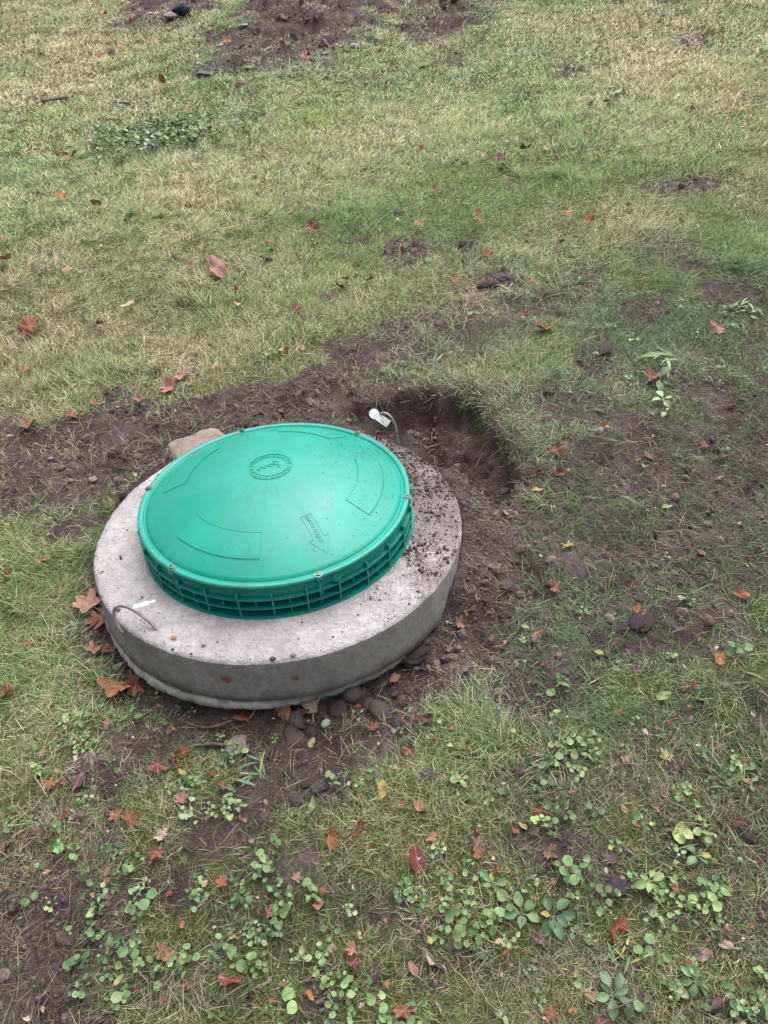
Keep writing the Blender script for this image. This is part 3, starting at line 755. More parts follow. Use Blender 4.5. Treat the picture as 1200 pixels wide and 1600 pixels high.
# small round-leaved weeds between the grass (ground cover)
def rosette(seed):
    r = random.Random(seed); v = []; f = []; bl = []
    for k in range(r.randint(4, 9)):
        a = r.uniform(0, 6.28); d = r.uniform(.004, .026); L = r.uniform(.0038, .0098); asp = r.uniform(.7, 1.0)
        tl = r.gauss(0, .38); tr = r.gauss(0, .38); zc = r.uniform(.010, .028); rv_ = r.random()*.5
        c = Vector((d*math.cos(a), d*math.sin(a), zc)); E_ = Euler((tl, tr, a)).to_matrix()
        o = len(v); v.append(tuple(c+E_ @ Vector((0, 0, -L*.18)))); bl.append(rv_)
        N = 11
        for ring_ in (.55, 1):
            for q in range(N):
                t = 2*math.pi*q/N; rr = L*ring_*(1-.35*math.exp(-((t-math.pi)/.35)**2)*(ring_ == 1))*(1+.05*math.sin(5*t+k)+.045*math.sin(9*t+2*k))*r.uniform(.88, 1.1)
                v.append(tuple(c + E_ @ Vector((rr*math.cos(t), rr*asp*math.sin(t), L*.22*ring_*math.sin(2*t+k)*.5)))); bl.append(rv_ + .06*(ring_ == 1))
        for q in range(N):
            q2 = (q+1) % N; f.append((o, o+1+q, o+1+q2)); f.append((o+1+q, o+1+N+q, o+1+N+q2, o+1+q2))
        o = len(v); s = c - Vector((0, 0, L*.1)); v += [(0, 0, 0), (.0010, 0, 0), tuple(s), tuple(s+Vector((.0008, .0006, 0)))]; bl += [rv_]*4; f.append((o, o+1, o+3, o+2))
    me = mesh('rosette', v, f, M_WEED, True); setattr_f(me, 'bl', bl); return me
ROS = [rosette(300+i) for i in range(10)]
# chips of dead leaf
def chip(seed):
    r = random.Random(seed); n = 7
    v = [(0, 0, r.uniform(-.2, .25))] + [(math.cos(t)*r.uniform(.5, 1.2), math.sin(t)*r.uniform(.3, .8), r.uniform(-.25, .4)) for t in np.linspace(0, 6.28, n, endpoint=False)]
    return mesh('chip', v, [(0, 1+i, 1+(i+1) % n) for i in range(n)], M_CHIP)
CH = [chip(i) for i in range(8)]
X, Y, R_ = polar(7500, .3, 7.5, math.radians(46), 1.25)
ok = (np.hypot(X, Y) > .47) & (rng.random(len(X)) < .25+.55*sm(-.2, -.7, Y)+.3*sm(-.2, -.6, X)) & (holef(X, Y) < .3)
X, Y, R_ = X[ok], Y[ok], R_[ok]; n = len(X)
pal = np.array([(.22, .10, .07), (.33, .16, .10), (.16, .09, .08), (.42, .27, .18), (.26, .07, .06), (.45, .40, .28), (.20, .14, .13), (.50, .38, .33), (.30, .14, .08)])
scatter('leaf_litter', CH, np.stack([X, Y, height(X, Y)+rng.uniform(.006, .024, n)], 1), terr_rot(X, Y, rng.random(n)*6.28, .4), rng.uniform(.0025, .0075, n)*(1+.05*R_),
        pal[rng.integers(0, len(pal), n)]*rng.uniform(.6, 1.1, (n, 1)), rng.integers(0, 8, n), M_CHIP)

# ------------------------------------------------------------------ fallen leaves, each one by itself
HALF = [(0, 1.0), (.09, .78), (.25, .74), (.25, .60), (.26, .44), (.40, .52), (.62, .62), (.66, .46), (.86, .32), (.70, .18), (.52, .06), (.60, -.10), (.70, -.27), (.42, -.27), (.18, -.30), (.05, -.22)]
def leafmesh(kind, seed, curl):
    r = random.Random(seed)
    if kind == 'maple':
        out = HALF + [(0, -.24)] + [(-x, y) for x, y in HALF[::-1][:-1]]
        out = [(x*r.uniform(.82, 1.12), y*r.uniform(.82, 1.12)) for x, y in out]
    else:
        out = []
        for k in range(22):
            t = 2*math.pi*k/22; x = math.sin(t)*.42*(1-.25*math.cos(t)); out.append((x*(1+.06*math.sin(9*t)), math.cos(t)*.8))
    N = len(out); v = [(0, 0, 0)]; vn_ = [1.]; f = []
    for s in (.3, .65, 1):
        for i, (x, y) in enumerate(out):
            v.append((x*s, y*s, 0)); vn_.append(1. if (kind == 'maple' and i in (0, 6, 8, 12, N-6, N-8, N-12)) or (kind != 'maple' and i in (0, 11)) else 0.)
    for i in range(N):
        j = (i+1) % N; f.append((0, 1+i, 1+j))
        for s in range(2): f.append((1+s*N+i, 1+(s+1)*N+i, 1+(s+1)*N+j, 1+s*N+j))
    ph = r.uniform(0, 6.28); k1 = curl; w2 = []
    for x, y, z in v:
        # roll the sides up round the midrib, lift the tips
        d = math.hypot(x, y); zz = .20*d*math.sin(3*math.atan2(y, x)+ph) + .10*math.sin(5*x+ph)*math.cos(4*y+seed)
        if k1 > .05:
            a = x*k1*1.5; R_ = 1/(k1*1.5); xx = math.sin(a)*R_; zz += (1-math.cos(a))*R_
            b = y*k1*.5; zz += y*y*k1*.35
        else: xx = x
        w2.append((xx, y, zz))
    v = w2
    o = len(v); tv, tf = tube([(0, -.2, 0), (.03, -.5, .05), (.08, -.85, .02)], [.022, .018, .024], 4); v += [tuple(q) for q in tv]; f += [tuple(i+o for i in q) for q in tf]; vn_ += [1]*len(tv)
    me = mesh(kind+'_leaf', v, f, M_DEAD, True); setattr_f(me, 'vein', vn_); return me
MM = [leafmesh('maple', i, [.15, .3, .45, .6, .8, 1.1][i % 6]) for i in range(12)]
OM = [leafmesh('oval', 30+i, [.1, .35, .6, .9][i % 4]) for i in range(8)]
COLS = dict(orange=(.46, .17, .055), rust=(.32, .105, .045), brown=(.20, .11, .065), dark=(.10, .045, .045), red=(.30, .07, .055), crimson=(.20, .04, .05),
            pink=(.56, .27, .22), pale=(.58, .42, .35), purple=(.17, .085, .10), yellow=(.55, .46, .12), lime=(.42, .50, .18), tan=(.44, .29, .15), salmon=(.46, .19, .14), cream=(.62, .50, .38), green=(.16, .27, .12))
LEAVES = """
185 1072 54 m orange|large crumpled orange-brown maple leaf on the grass below the left edge of the collar
213 1068 34 c rust|rust brown curled leaf touching the large crumpled orange maple leaf
442 1113 44 c orange|bright orange curled leaf tucked under the front of the concrete collar
386 1126 36 c rust|rusty brown curled leaf leaning at the collar base, left of the bright orange one
491 1108 40 c cream|cream and pink rolled leaf standing between clods at the collar base
474 1112 30 c dark|dark brown rolled leaf between the bright orange leaf and the cream rolled leaf
617 1062 26 o salmon|salmon orange folded leaf on dark soil at the right front of the collar
585 1140 20 m red|small red leaf on the soil just below the round grey clods
140 947 44 m pink|large pinkish orange maple leaf beside the left edge of the collar
160 968 34 c rust|rust red curled leaf wedged against the left edge of the collar
145 1018 30 m salmon|salmon maple leaf on the grass under the pinkish leaf beside the collar
175 1016 28 c crimson|deep crimson crumpled leaf against the lower left side of the collar
339 418 34 c pink|large pink curled leaf standing on straw grass in the upper lawn
294 414 18 m crimson|dark red leaf just left of the large pink curled leaf
8 405 36 m pink|large pale pink leaf at the far left edge of the upper lawn
5 372 22 o orange|orange leaf at the left edge just above the large pale pink leaf
97 308 18 m orange|flat orange brown leaf on the upper left lawn
105 421 18 o tan|tan folded leaf on grass right of the large pale pink leaf
151 318 16 m brown|faint brown leaf on the upper left lawn, right of the flat orange one
422 378 18 o orange|bright orange leaf on green grass in the middle of the upper lawn
488 354 20 m salmon|salmon leaf lying by a darker one on the upper middle lawn
478 352 16 c crimson|dark red leaf lying by a salmon one on the upper middle lawn
200 476 28 m pale|pale bleached leaf on straw grass left of the middle lawn
151 508 24 m purple|dusky purple maple leaf on straw grass at the left
47 512 36 m rust|red-brown upright maple leaf near the left edge of the lawn
38 520 22 m crimson|small dark leaf touching the red-brown upright maple leaf near the left edge
7 453 12 o tan|small tan leaf at the left edge above the red-brown upright maple leaf
38 576 18 o salmon|pale salmon leaf near the left edge on straw grass
368 455 14 m salmon|small salmon leaf on the middle lawn above a pale pink one
376 475 18 m pink|small pink leaf on the middle lawn below a salmon one
285 587 32 m salmon|bright salmon red maple leaf at the edge of the bare soil behind the lid
268 605 30 m salmon|wide pinkish red maple leaf just below the bright salmon red one
242 577 26 m crimson|dark crimson maple leaf left of the bright salmon red pair
334 575 18 o pink|pink leaf right of the bright salmon red pair
300 600 18 m orange|small orange leaf right of the wide pinkish red maple leaf
115 602 14 o pink|small pink leaf in straw grass above the left bare soil
153 632 20 m rust|rust leaf on the grass margin above the left bare soil
220 624 18 m salmon|salmon leaf on the grass margin left of the boulder
112 650 24 m red|red crumpled leaf on the soil margin at the left
42 667 32 m rust|rust red maple leaf at the far left margin of the bare soil
463 484 20 c crimson|dark red curled leaf standing on the middle lawn
472 500 18 o purple|flat purple leaf below the dark red curled leaf on the middle lawn
541 437 18 m orange|orange leaf at the right of the middle lawn by a brown one
530 447 16 m red|small red leaf beside the orange leaf on the middle lawn
518 465 20 c tan|tan folded leaf on the middle lawn above the dug soil
581 436 20 m brown|brown leaf on the lawn right of the orange and red pair
443 546 22 m rust|rust leaf at the green weed above the soil behind the lid
473 545 14 o salmon|small salmon leaf just right of the rust leaf behind the lid
655 351 16 m orange|orange leaf on green grass above the small soil patch
747 333 14 m red|small red leaf above an orange one on the upper right lawn
749 342 16 m orange|small orange leaf below a red one on the upper right lawn
886 334 16 o orange|orange leaf left of a brighter one on the right lawn
921 345 18 m orange|bright orange leaf on the right lawn, straw grass around it
763 398 16 m orange|orange leaf right of the dark little clod on the lawn
711 440 14 m orange|orange leaf on grass above the dark soil lump
827 440 14 o rust|rust leaf on the grass right of the dark soil lump
816 493 20 m salmon|salmon leaf on straw grass of the right lawn
848 513 28 c rust|red-brown curled leaf on the right lawn
1119 511 32 m pink|large pink leaf on the green grass at the right edge
1015 590 26 c red|bright orange-red leaf among broad green blades at the right
781 248 22 m crimson|dark red maple leaf on the far right lawn
822 231 18 c brown|dark brown leaf standing behind the dark red maple leaf
776 200 10 m rust|tiny rust leaf far up the right lawn
253 125 16 m orange|round orange leaf on the far left lawn
183 73 16 m orange|orange leaf of the far left cluster, furthest right
172 84 16 m orange|orange leaf of the far left cluster, in its middle
158 88 12 m orange|small orange leaf of the far left cluster, furthest left
213 51 12 m orange|small orange leaf below the far left soil heap
160 22 16 m salmon|salmon leaf near the top left corner of the lawn
206 34 12 m orange|little orange leaf left of the far soil heap with the dark lump
305 57 14 m salmon|salmon leaf on grass between the two far soil heaps
328 52 10 m orange|tiny salmon leaf right of the one between the two far heaps
355 65 14 o orange|orange leaf at the left foot of the big far soil heap
517 77 15 m salmon|salmon orange leaf on the big far soil heap
475 88 16 c salmon|curled salmon leaf low on the big far soil heap
503 4 14 m tan|tan leaf on top of the big far soil heap
293 172 12 m orange|small orange leaf above the patch of cut weeds
279 173 10 o orange|tiny orange leaf left of the one above the cut weeds
221 112 9 o rust|tiny rust leaf left of the round orange far leaf
115 243 24 m rust|flat rust leaf lying left of the patch of cut weeds
96 243 20 c brown|dark brown leaf left of the flat rust one by the cut weeds
45 236 14 m salmon|salmon leaf at the far left, left of the brown one
658 233 12 m salmon|small salmon leaf at the foot of the far slope
745 147 10 m rust|tiny rust leaf high on the right slope
827 97 10 m rust|tiny rust leaf near the top of the slope
612 102 10 m crimson|tiny crimson leaf below the small far soil patch
714 73 9 m salmon|tiny salmon leaf under the small far soil patch
674 10 10 m orange|tiny orange leaf above the small far soil patch
680 297 16 m salmon|salmon leaf on green grass in the upper middle right
871 703 26 c rust|rust brown curled leaf on muddy grass right of the dug hole
847 737 16 m crimson|dark crimson leaf below the rust brown curled leaf
875 742 18 m red|red leaf next to a yellow one right of the dug hole
886 735 14 o yellow|yellow leaf next to the red one right of the dug hole
946 667 18 m rust|rust orange leaf on grass above the muddy area
1102 696 16 m red|red leaf at the right near a white pebble
1014 713 20 o brown|brown flat leaf in the middle of the muddy grass
1112 796 14 o yellow|bright yellow leaf on the muddy grass at the right
840 766 18 o yellow|pale yellow narrow leaf on grass right of the collar
773 806 18 m salmon|pinkish leaf on soil near the right edge of the collar
790 803 20 c tan|tan narrow leaf next to the pinkish one near the collar
1042 792 16 o lime|pale lime leaf on the muddy grass
885 855 20 m yellow|small yellow-green leaf cluster right of the collar
869 918 24 c red|red curled leaf with pale edge on the muddy ground
942 918 16 m rust|small rust leaf right of the red curled one with pale edge
717 973 22 m salmon|salmon leaf on dark soil by the right foot of the collar
842 988 16 m orange|small orange star-shaped leaf in muddy grass
821 979 14 o lime|round pale green leaf next to the small orange star-shaped one
1158 931 24 o orange|orange oval leaf at the right edge in the muddy grass
996 959 28 m rust|brick red leaf on the dark soil mound at the right
1125 1030 30 o orange|orange brown long leaf at the right below the muddy grass
1075 1072 26 m crimson|dark red leaf left below the orange brown long leaf
1037 1088 24 o lime|lime yellow leaf on green grass at the right
992 1050 20 m purple|purplish leaf on grass below the dark soil mound
935 1021 14 o lime|small lime leaf on grass below the muddy ground
744 1093 16 o green|small green fallen leaf on grass right of the collar front
733 1165 20 m rust|rust red leaf on grass right of the clods
706 1138 18 o salmon|salmon leaf above the rust red one, right of the clods
642 1172 20 m rust|pinkish rust leaf in the long grass below the right clods
663 1126 30 c dark|dark folded leaf in the long grass right of the round clods
597 1236 30 o yellow|yellow oval leaf on grass below the pile of clods
488 1261 22 o lime|lime yellow crinkled leaf below the left of the clods
487 1160 18 o lime|pale green leaf on the soil beside the clods
50 1006 20 m rust|rust leaf on the left grass, left of the collar
15 900 22 m red|red leaf at the left edge of the grass beside the collar
67 876 20 c orange|orange curled leaf left of the collar on straw
12 1081 26 m red|red maple leaf at the left edge, below the collar level
168 1131 20 o salmon|pink oval leaf on grass left of the bare soil
80 1146 16 o orange|small orange leaf among round weeds at the left
85 1223 26 m orange|orange maple leaf at the left of a red and purple pair
105 1222 18 m salmon|salmon leaf joined to the orange maple leaf at the left
130 1211 40 m purple|large purplish red maple leaf on the grass at the left
247 1196 32 m crimson|dark wine-coloured maple leaf below the bare soil in front
270 1191 22 m crimson|small wine leaf next to the dark wine-coloured maple leaf
287 1177 26 m rust|rust orange maple leaf below the twig in front
285 1209 16 o yellow|small bright yellow leaf below the rust orange maple leaf
285 1253 26 m salmon|salmon star-shaped leaf among green round weeds
378 1211 24 o purple|purple folded leaf on grass under the pale lump
348 1230 20 m brown|brown leaf left below the purple folded leaf
107 1269 16 m red|small red leaf on the left grass under the orange pair
183 1274 24 m orange|orange leaf on grass left of the clover cluster
203 1284 32 m rust|rust brown maple leaf next to the orange leaf left of the clover
8 1319 28 m crimson|crimson pink leaf at the left edge low down
60 1306 30 c brown|brown curled leaf at the left low lawn
254 1308 24 m pale|dusky pale leaf beside the dark soil spot
245 1331 26 m red|red narrow maple leaf below the dusky pale one
241 1346 14 m crimson|small crimson leaf just under the red narrow one
168 1363 14 o salmon|pink small leaf on the lower left grass
167 1377 12 o orange|tiny orange leaf under the pink small one
380 1279 14 m salmon|salmon small leaf at the soil spot in the lower lawn
347 1382 22 m rust|rust leaf on grass right of the dark soil spot
285 1446 14 o orange|small orange leaf in the lower left lawn
267 1500 24 m salmon|bright coral leaf in the lower left lawn
251 1488 30 m brown|brown maple leaf under the bright coral one
296 1535 26 m crimson|wine leaf lying in straw grass at the lower left
362 1532 38 o red|long dark red leaf in the lower left corner area
393 1561 32 m crimson|broad dusky red leaf next to the long dark red one
255 1562 14 o red|tiny red leaf at the bottom left
520 1310 30 m orange|orange brown upright leaf in the lower middle lawn
563 1292 22 m crimson|dark dry leaf right of the orange brown upright one
653 1263 28 m salmon|dull salmon leaf on grass in the lower middle
628 1257 20 o salmon|narrow salmon leaf left of the dull salmon one
652 1343 38 o crimson|long crimson leaf in the lower middle lawn
463 1374 20 m pink|pink leaf near a large round green weed
497 1415 24 m salmon|coral butterfly-shaped leaf in the lower middle lawn
420 1427 22 m red|red leaf on grass left of the coral butterfly-shaped one
505 1391 18 o orange|narrow orange leaf above the coral butterfly-shaped one
745 1299 14 m red|small red leaf above a brown curled one
744 1322 26 c brown|brown curled leaf with orange tip on the lower lawn
749 1334 22 o orange|narrow orange leaf hanging from the brown curled one
674 1308 20 o salmon|salmon oval leaf at the top of a chain of round weeds
708 1362 14 m red|small red leaf right of the chain of round weeds
588 1523 32 c purple|dark purple cupped leaf near the bottom middle
552 1483 24 m salmon|salmon leaf above a crimson one near the bottom middle
551 1505 24 m crimson|crimson pink leaf below the salmon one near the bottom middle
680 1510 32 c pale|pale pink pointed leaf standing near the bottom middle
645 1514 22 o pink|pink oval leaf left of the pale pink pointed one
660 1446 22 o purple|purple leaf below the dark green weeds in the lower middle
687 1432 18 c dark|dark rolled leaf right of the purple one in the lower middle
630 1578 34 m rust|brown red crumpled leaf at the bottom middle
485 1557 18 o orange|ochre leaf near the bottom, left of middle
427 1562 14 m rust|rust small leaf at the bottom left of middle
845 1268 24 m red|fiery red leaf on the right lower grass
833 1177 20 m pink|pink leaf on muddy grass under the right mud
975 1184 16 m pink|coral pink small leaf on long green grass
805 1297 16 m red|red small leaf left of a yellow one on the right lower grass
817 1291 16 o yellow|yellow small leaf right of the red small one
975 1264 16 o tan|tan small leaf on the long grass at the lower right
1040 1183 24 m lime|yellow-green crumpled leaf on the long grass at the right
1063 1302 36 o lime|long yellowish leaf with pink tip at the lower right
1155 1286 24 m crimson|dark red leaf above a purple clod at the right edge
963 1452 38 c red|vivid red-orange folded leaf among plantain weeds
847 1471 26 m purple|purplish mauve maple leaf on the broad plantain leaves
973 1484 24 c dark|dark wine curled leaf below the vivid red-orange folded leaf
998 1506 22 m pink|bright pink leaf at the lower right, below the dark wine one
1133 1478 22 o pale|dusty pink oval leaf at the lower right corner area
1167 1222 16 o pink|small pink leaf at the right edge above the purple clod
1165 1192 18 o salmon|salmon small leaf at the right edge on the green grass
1137 1451 16 o tan|tan leaf above the dusty pink oval one
1100 1493 24 c pale|pale rolled brown leaf at the lower right
863 1586 26 m rust|rust leaf at the bottom edge, right of middle
953 1594 30 m purple|dark purple leaf at the bottom edge of the right side
858 1331 30 m brown|brown leaf on the right lower lawn
862 1352 18 o orange|orange narrow leaf just below the brown one on the right lower lawn
923 1560 22 m tan|tan yellowish leaf near the bottom right weeds
"""
EXC = []
def put_leaf(px, py, s, kd, col, label):
    if kd == 'm' and rnd.random() < .35 and 'star' not in label: kd = 'c'
    P, dep = GP(px, py)
    EXC.append((P[0], P[1], s*dep/FPX*.55+.006))
    L = s*dep/FPX*(.86 if s < 34 else .95)
    if kd == 'm': me = MM[rnd.choice([1, 2, 3, 4, 7, 8, 9, 10])]; sc_ = L/1.45
    elif kd == 'c': me = (MM if rnd.random() < .5 else OM)[rnd.choice([4, 5, 3]) if rnd.random() < .5 else rnd.choice([2, 3])]; sc_ = L/1.25
    else: me = OM[rnd.choice([0, 1, 4, 5])]; sc_ = L/1.5
    o = obj('leaf', me); c = COLS[col]; k = rnd.uniform(.72, 1.05); gy = .13*(c[0]+c[1]+c[2])/3
    o.color = (c[0]*k*.88+gy, c[1]*k*.88*rnd.uniform(.92, 1.1)+gy, c[2]*k*.88+gy, 1)
    # square to the ground, then tilted a little and facing up
    n_ = normal(P[0], P[1]); t = .28 if kd != 'c' else .5
    q = n_.to_track_quat('Z', 'Y') @ Euler((rnd.gauss(.12, t), rnd.gauss(0, t), rnd.uniform(0, 6.28))).to_quaternion()
    o.rotation_mode = 'QUATERNION'; o.rotation_quaternion = q
    sq = 1.08 if kd != 'c' else 1.0
    o.scale = (sc_*sq, sc_*sq, sc_)
    z = hz(P[0], P[1]); up = .011 if soilf(np.array([P[0]]), np.array([P[1]]))[0] < .6 else .006
    if dep > 2.6: up += .012 + .006*min(dep-2.6, 3)
    vd = (CAM-P)/np.linalg.norm(CAM-P)
    o.location = (P[0]+vd[0]*up/vd[2], P[1]+vd[1]*up/vd[2], z+up+sc_*.05)
    tag(o, label, 'leaf', 'fallen autumn leaves')
    return o
for row in LEAVES.strip().splitlines():
    a, lab = row.split('|'); px, py, s, kd, col = a.split()
    put_leaf(float(px), float(py), float(s), kd, col, lab)
# leaf scraps stuck to the concrete
def on_collar(px, py, s, col, lab, side):
    d = ray(px, py)
    if side:
        A = d[0]**2+d[1]**2; B = 2*(CAM[0]*d[0]+CAM[1]*d[1]); C_ = CAM[0]**2+CAM[1]**2-.467**2
        t = (-B-math.sqrt(B*B-4*A*C_))/(2*A); P = CAM+d*t; n_ = Vector((P[0], P[1], .02)).normalized()
    else: t = (.004-CAM[2])/d[2]; P = CAM+d*t; n_ = Vector((0, 0, 1))
    o = obj('leaf_scrap', OM[0]); L = s*t/FPX; c = COLS[col]; o.color = (*c, 1)
    o.rotation_mode = 'QUATERNION'; o.rotation_quaternion = n_.to_track_quat('Z', 'Y') @ Euler((0, 0, rnd.uniform(1, 2))).to_quaternion()
    o.scale = (L*.6, L*.6, L*.12); o.location = P; tag(o, lab, 'leaf', 'leaf scraps stuck to the concrete')
on_collar(353, 1063, 18, 'rust', 'dark red-brown leaf scrap stuck on the side of the concrete collar', True)
on_collar(462, 1060, 12, 'rust', 'small brown leaf scrap on the collar side, right of the red-brown one', True)
on_collar(272, 996, 10, 'orange', 'tiny orange leaf scrap on the pale top of the collar', False)
on_collar(318, 1008, 8, 'brown', 'tiny brown scrap on the front of the pale concrete top', False)

# ------------------------------------------------------------------ broad-leaved weeds: each plant with its leaves
def bladeleaf(L, W, arch, kind, seed):
    r = random.Random(seed); n = 9; v = []; lx = []; f = []
    pl = .25 if kind == 'plantain' else (.45 if kind == 'round' else .05)       # stalk share
    for i in range(n+1):
        t = i/n
        if t < pl: wd_ = .045*L
        else:
            u_ = (t-pl)/(1-pl); wd_ = W*math.sin(math.pi*min(1, u_**(.8 if kind != 'round' else 1.0)*.97+.02))**(.75 if kind != 'blade' else .6)+.004*L
        x = L*t*math.cos(arch*t*.6); z = L*(.42*t - .55*arch*t*t) + .006*math.sin(9*t)
        for s in (-1, -.5, 0, .5, 1):
            v.append((x, s*wd_/2, z + abs(s)*wd_*.16 + .02*wd_*math.sin(14*t+s*3+seed))); lx.append(s)
    for i in range(n):
        for j in range(4): a_ = i*5+j; f.append((a_, a_+1, a_+6, a_+5))
    me = mesh(kind+'_leaf', v, f, M_LEAF, True); setattr_f(me, 'lx', lx); return me
PLM = {'plantain': [bladeleaf(1, .42, .55+.12*i, 'plantain', i) for i in range(4)], 'round': [bladeleaf(1, .62, .5+.1*i, 'round', 10+i) for i in range(4)],
       'blade': [bladeleaf(1, .11, .4+.15*i, 'blade', 20+i) for i in range(4)]}
GC = dict(dark=(.075, .15, .07), mid=(.12, .21, .09), light=(.22, .32, .13), pale=(.28, .38, .20), blue=(.13, .21, .11), grey=(.20, .28, .17))
PLANTS = """
1012 1382 40 8 plantain light|light green plantain rosette in the lower right, beside the purple clod
862 1438 48 9 plantain dark|large dark green plantain with broad leaves in the lower right lawn
815 1432 44 7 plantain mid|mid green plantain with wide ribbed leaves left of the large dark green one
965 1512 50 9 blade mid|long narrow-leaved weed clump under the vivid red-orange leaf
955 1560 46 8 plantain blue|bluish green broad-leaved weed near the bottom, below the narrow-leaved clump
1085 1540 40 8 plantain mid|plantain with pointed leaves in the lower right corner area
1085 1345 34 7 plantain mid|pointed-leaf weed right of the light green plantain rosette
1060 1420 30 8 round light|round-leaved light green weed under the plantain rosette
960 1330 30 7 round mid|round-leaved weed on the long grass at the lower right
890 1205 30 8 round light|light green round-leaved weed at the edge of the mud
905 1215 26 6 round pale|pale round-leaved weed touching the light green one at the mud edge
632 1398 36 9 round mid|round-leaved weed cluster in the lower middle lawn
655 1415 34 8 round dark|darker weed cluster right of the round-leaved one in the lower middle
690 1335 30 8 round pale|pale round-leaved weed chain, its upper end
695 1375 32 8 round mid|mid green weed at the lower end of the pale round-leaved chain
430 1385 30 7 round mid|broad round weed left of the pink leaf in the lower middle
545 1425 28 6 round pale|pale green round weed in the lower middle lawn
505 1495 38 6 round light|light round weed below the coral butterfly-shaped leaf
685 1470 34 7 round mid|green round weed above the pale pink pointed leaf
770 1390 34 8 plantain mid|mid green weed clump right of the weed chain
790 1475 30 7 round light|light weed right of the pale pink pointed leaf
655 1580 34 6 plantain dark|dark weed at the bottom edge, middle
295 1272 34 7 round pale|pale green round weed in the front left clover
330 1272 30 7 round light|light round weed at the right of the front left clover
270 1240 26 6 round light|small light green weed under the yellow leaf
200 1480 30 6 blade blue|bluish weed sprig in the lower left lawn
410 1212 54 9 blade blue|long bluish grass-like weed in front of the clods
125 1165 24 5 round light|light round weed on the left grass
130 1130 26 5 plantain light|light weed leaf at the left, above the round one
1045 565 56 9 blade light|light green clump of long broad blades at the right
1030 600 36 6 plantain dark|dark drooping leaves under the light green clump of blades
1035 632 36 4 plantain pale|two or three pale leaves lying below the clump of blades
808 462 34 7 blade grey|grey green narrow-leaved weed on the upper right lawn
680 572 28 5 blade grey|small grey green blades behind the dug hole
428 552 34 7 round mid|green weed at the soil edge behind the lid
1120 575 28 5 round mid|green weed right of the light green clump of blades
1170 480 40 7 blade light|light bladed weed at the right edge of the upper lawn
640 1115 14 4 round light|single small green weed on the soil below the round clods
560 1120 16 3 round light|tiny bright green weed between the round clods
186 1048 22 5 round light|small bright green weed beside the crumpled orange maple leaf
245 1090 22 4 round dark|dark round weed hugging the collar foot at the left
300 1118 20 4 round dark|dark little weed under the front of the collar
350 1165 24 5 round light|light weed by the pale lump in front of the collar
700 985 18 4 round light|small weed by the right foot of the collar
1040 650 24 3 plantain pale|pale single leaf weed on the grass right of the hole
1180 1210 24 5 plantain mid|green weed at the right edge beside the long grass
1110 1240 28 6 round mid|mid green weed in the right lower lawn
1150 1345 24 5 round grey|greyish weed by the dark red leaf at the right edge
"""
for row in PLANTS.strip().splitlines():
    a, lab = row.split('|'); px, py, s, nl, kd, gc = a.split(); s = float(s); nl = int(nl)
    P, dep = GP(float(px), float(py)); L = s*dep/FPX*dict(plantain=.74, round=.50, blade=.75)[kd]
    EXC.append((P[0], P[1], s*dep/FPX*.5+.004))
    n_ = normal(P[0], P[1]); pl = obj(dict(plantain='plantain_weed', round='round_leaf_weed', blade='narrow_leaf_weed')[kd], None, None, (P[0], P[1], hz(P[0], P[1])+.012))
    pl.rotation_mode = 'QUATERNION'; pl.rotation_quaternion = n_.to_track_quat('Z', 'Y')
    tag(pl, lab, 'weed', 'broad-leaved weeds in the lawn')
    a0 = rnd.uniform(0, 6.28); c = GC[gc]; fan = 6.28 if kd != 'blade' else 2.4
    for k in range(nl):
        k_ = rnd.uniform(.55, 1.15); o = obj('weed_leaf', rnd.choice(PLM[kd]), pl, (rnd.gauss(0, (.04 if kd == 'plantain' else .22)*L), rnd.gauss(0, (.04 if kd == 'plantain' else .22)*L), rnd.uniform(0, .004)), (rnd.gauss(0, .3), rnd.gauss(.02, .15), a0 + fan*k/nl + rnd.gauss(0, .35)), (L*k_, L*k_, L*k_))
        q = rnd.uniform(.7, 1.2); y_ = rnd.random() < .10
        o.color = ((c[0]*q + (.2 if y_ else 0)), c[1]*q + (.12 if y_ else 0), c[2]*q, 1)

# ground ivy fills in between
X, Y, R_ = polar(30000, .3, 6.5, math.radians(45), 1.3)
c1 = CLOVER(X, Y, .6, (fbm(X, Y, 6, 3, 91)-.5)*1.4); cl = fbm(X, Y, 8, 3, 95)
ok = (np.hypot(X, Y) > .50) & (rng.random(len(X)) < c1*.72*sm(.34, .56, cl) + .02 + .08*sm(-.3, -.7, Y)) & (holef(X, Y) < .1) & (rng.random(len(X)) < 1.15-soilf(X, Y))
for ex, ey, er in EXC: ok &= np.hypot(X-ex, Y-ey) > er
X, Y, R_ = X[ok], Y[ok], R_[ok]; n = len(X)
Pc = G(262, 218); m_ = 420
xc = Pc[0] + rng.normal(size=m_)*.26; yc = Pc[1] + rng.normal(size=m_)*.17
X = np.concatenate([X, xc]); Y = np.concatenate([Y, yc]); R_ = np.concatenate([R_, np.full(m_, 6.)]); n = len(X)
scatter('ground_ivy', ROS, np.stack([X, Y, height(X, Y)+np.where(R_ > 4.2, .022, .002)], 1), terr_rot(X, Y, rng.random(n)*6.28, .12), np.clip(rng.lognormal(-.40, .30, n), .4, 1.2)*np.where(R_ > 4.2, 1.5, 1),
        np.stack([rng.random(n)*.75, rng.uniform(.6, 1.25, n), rng.random(n)], 1), rng.integers(0, 10, n), M_WEED)


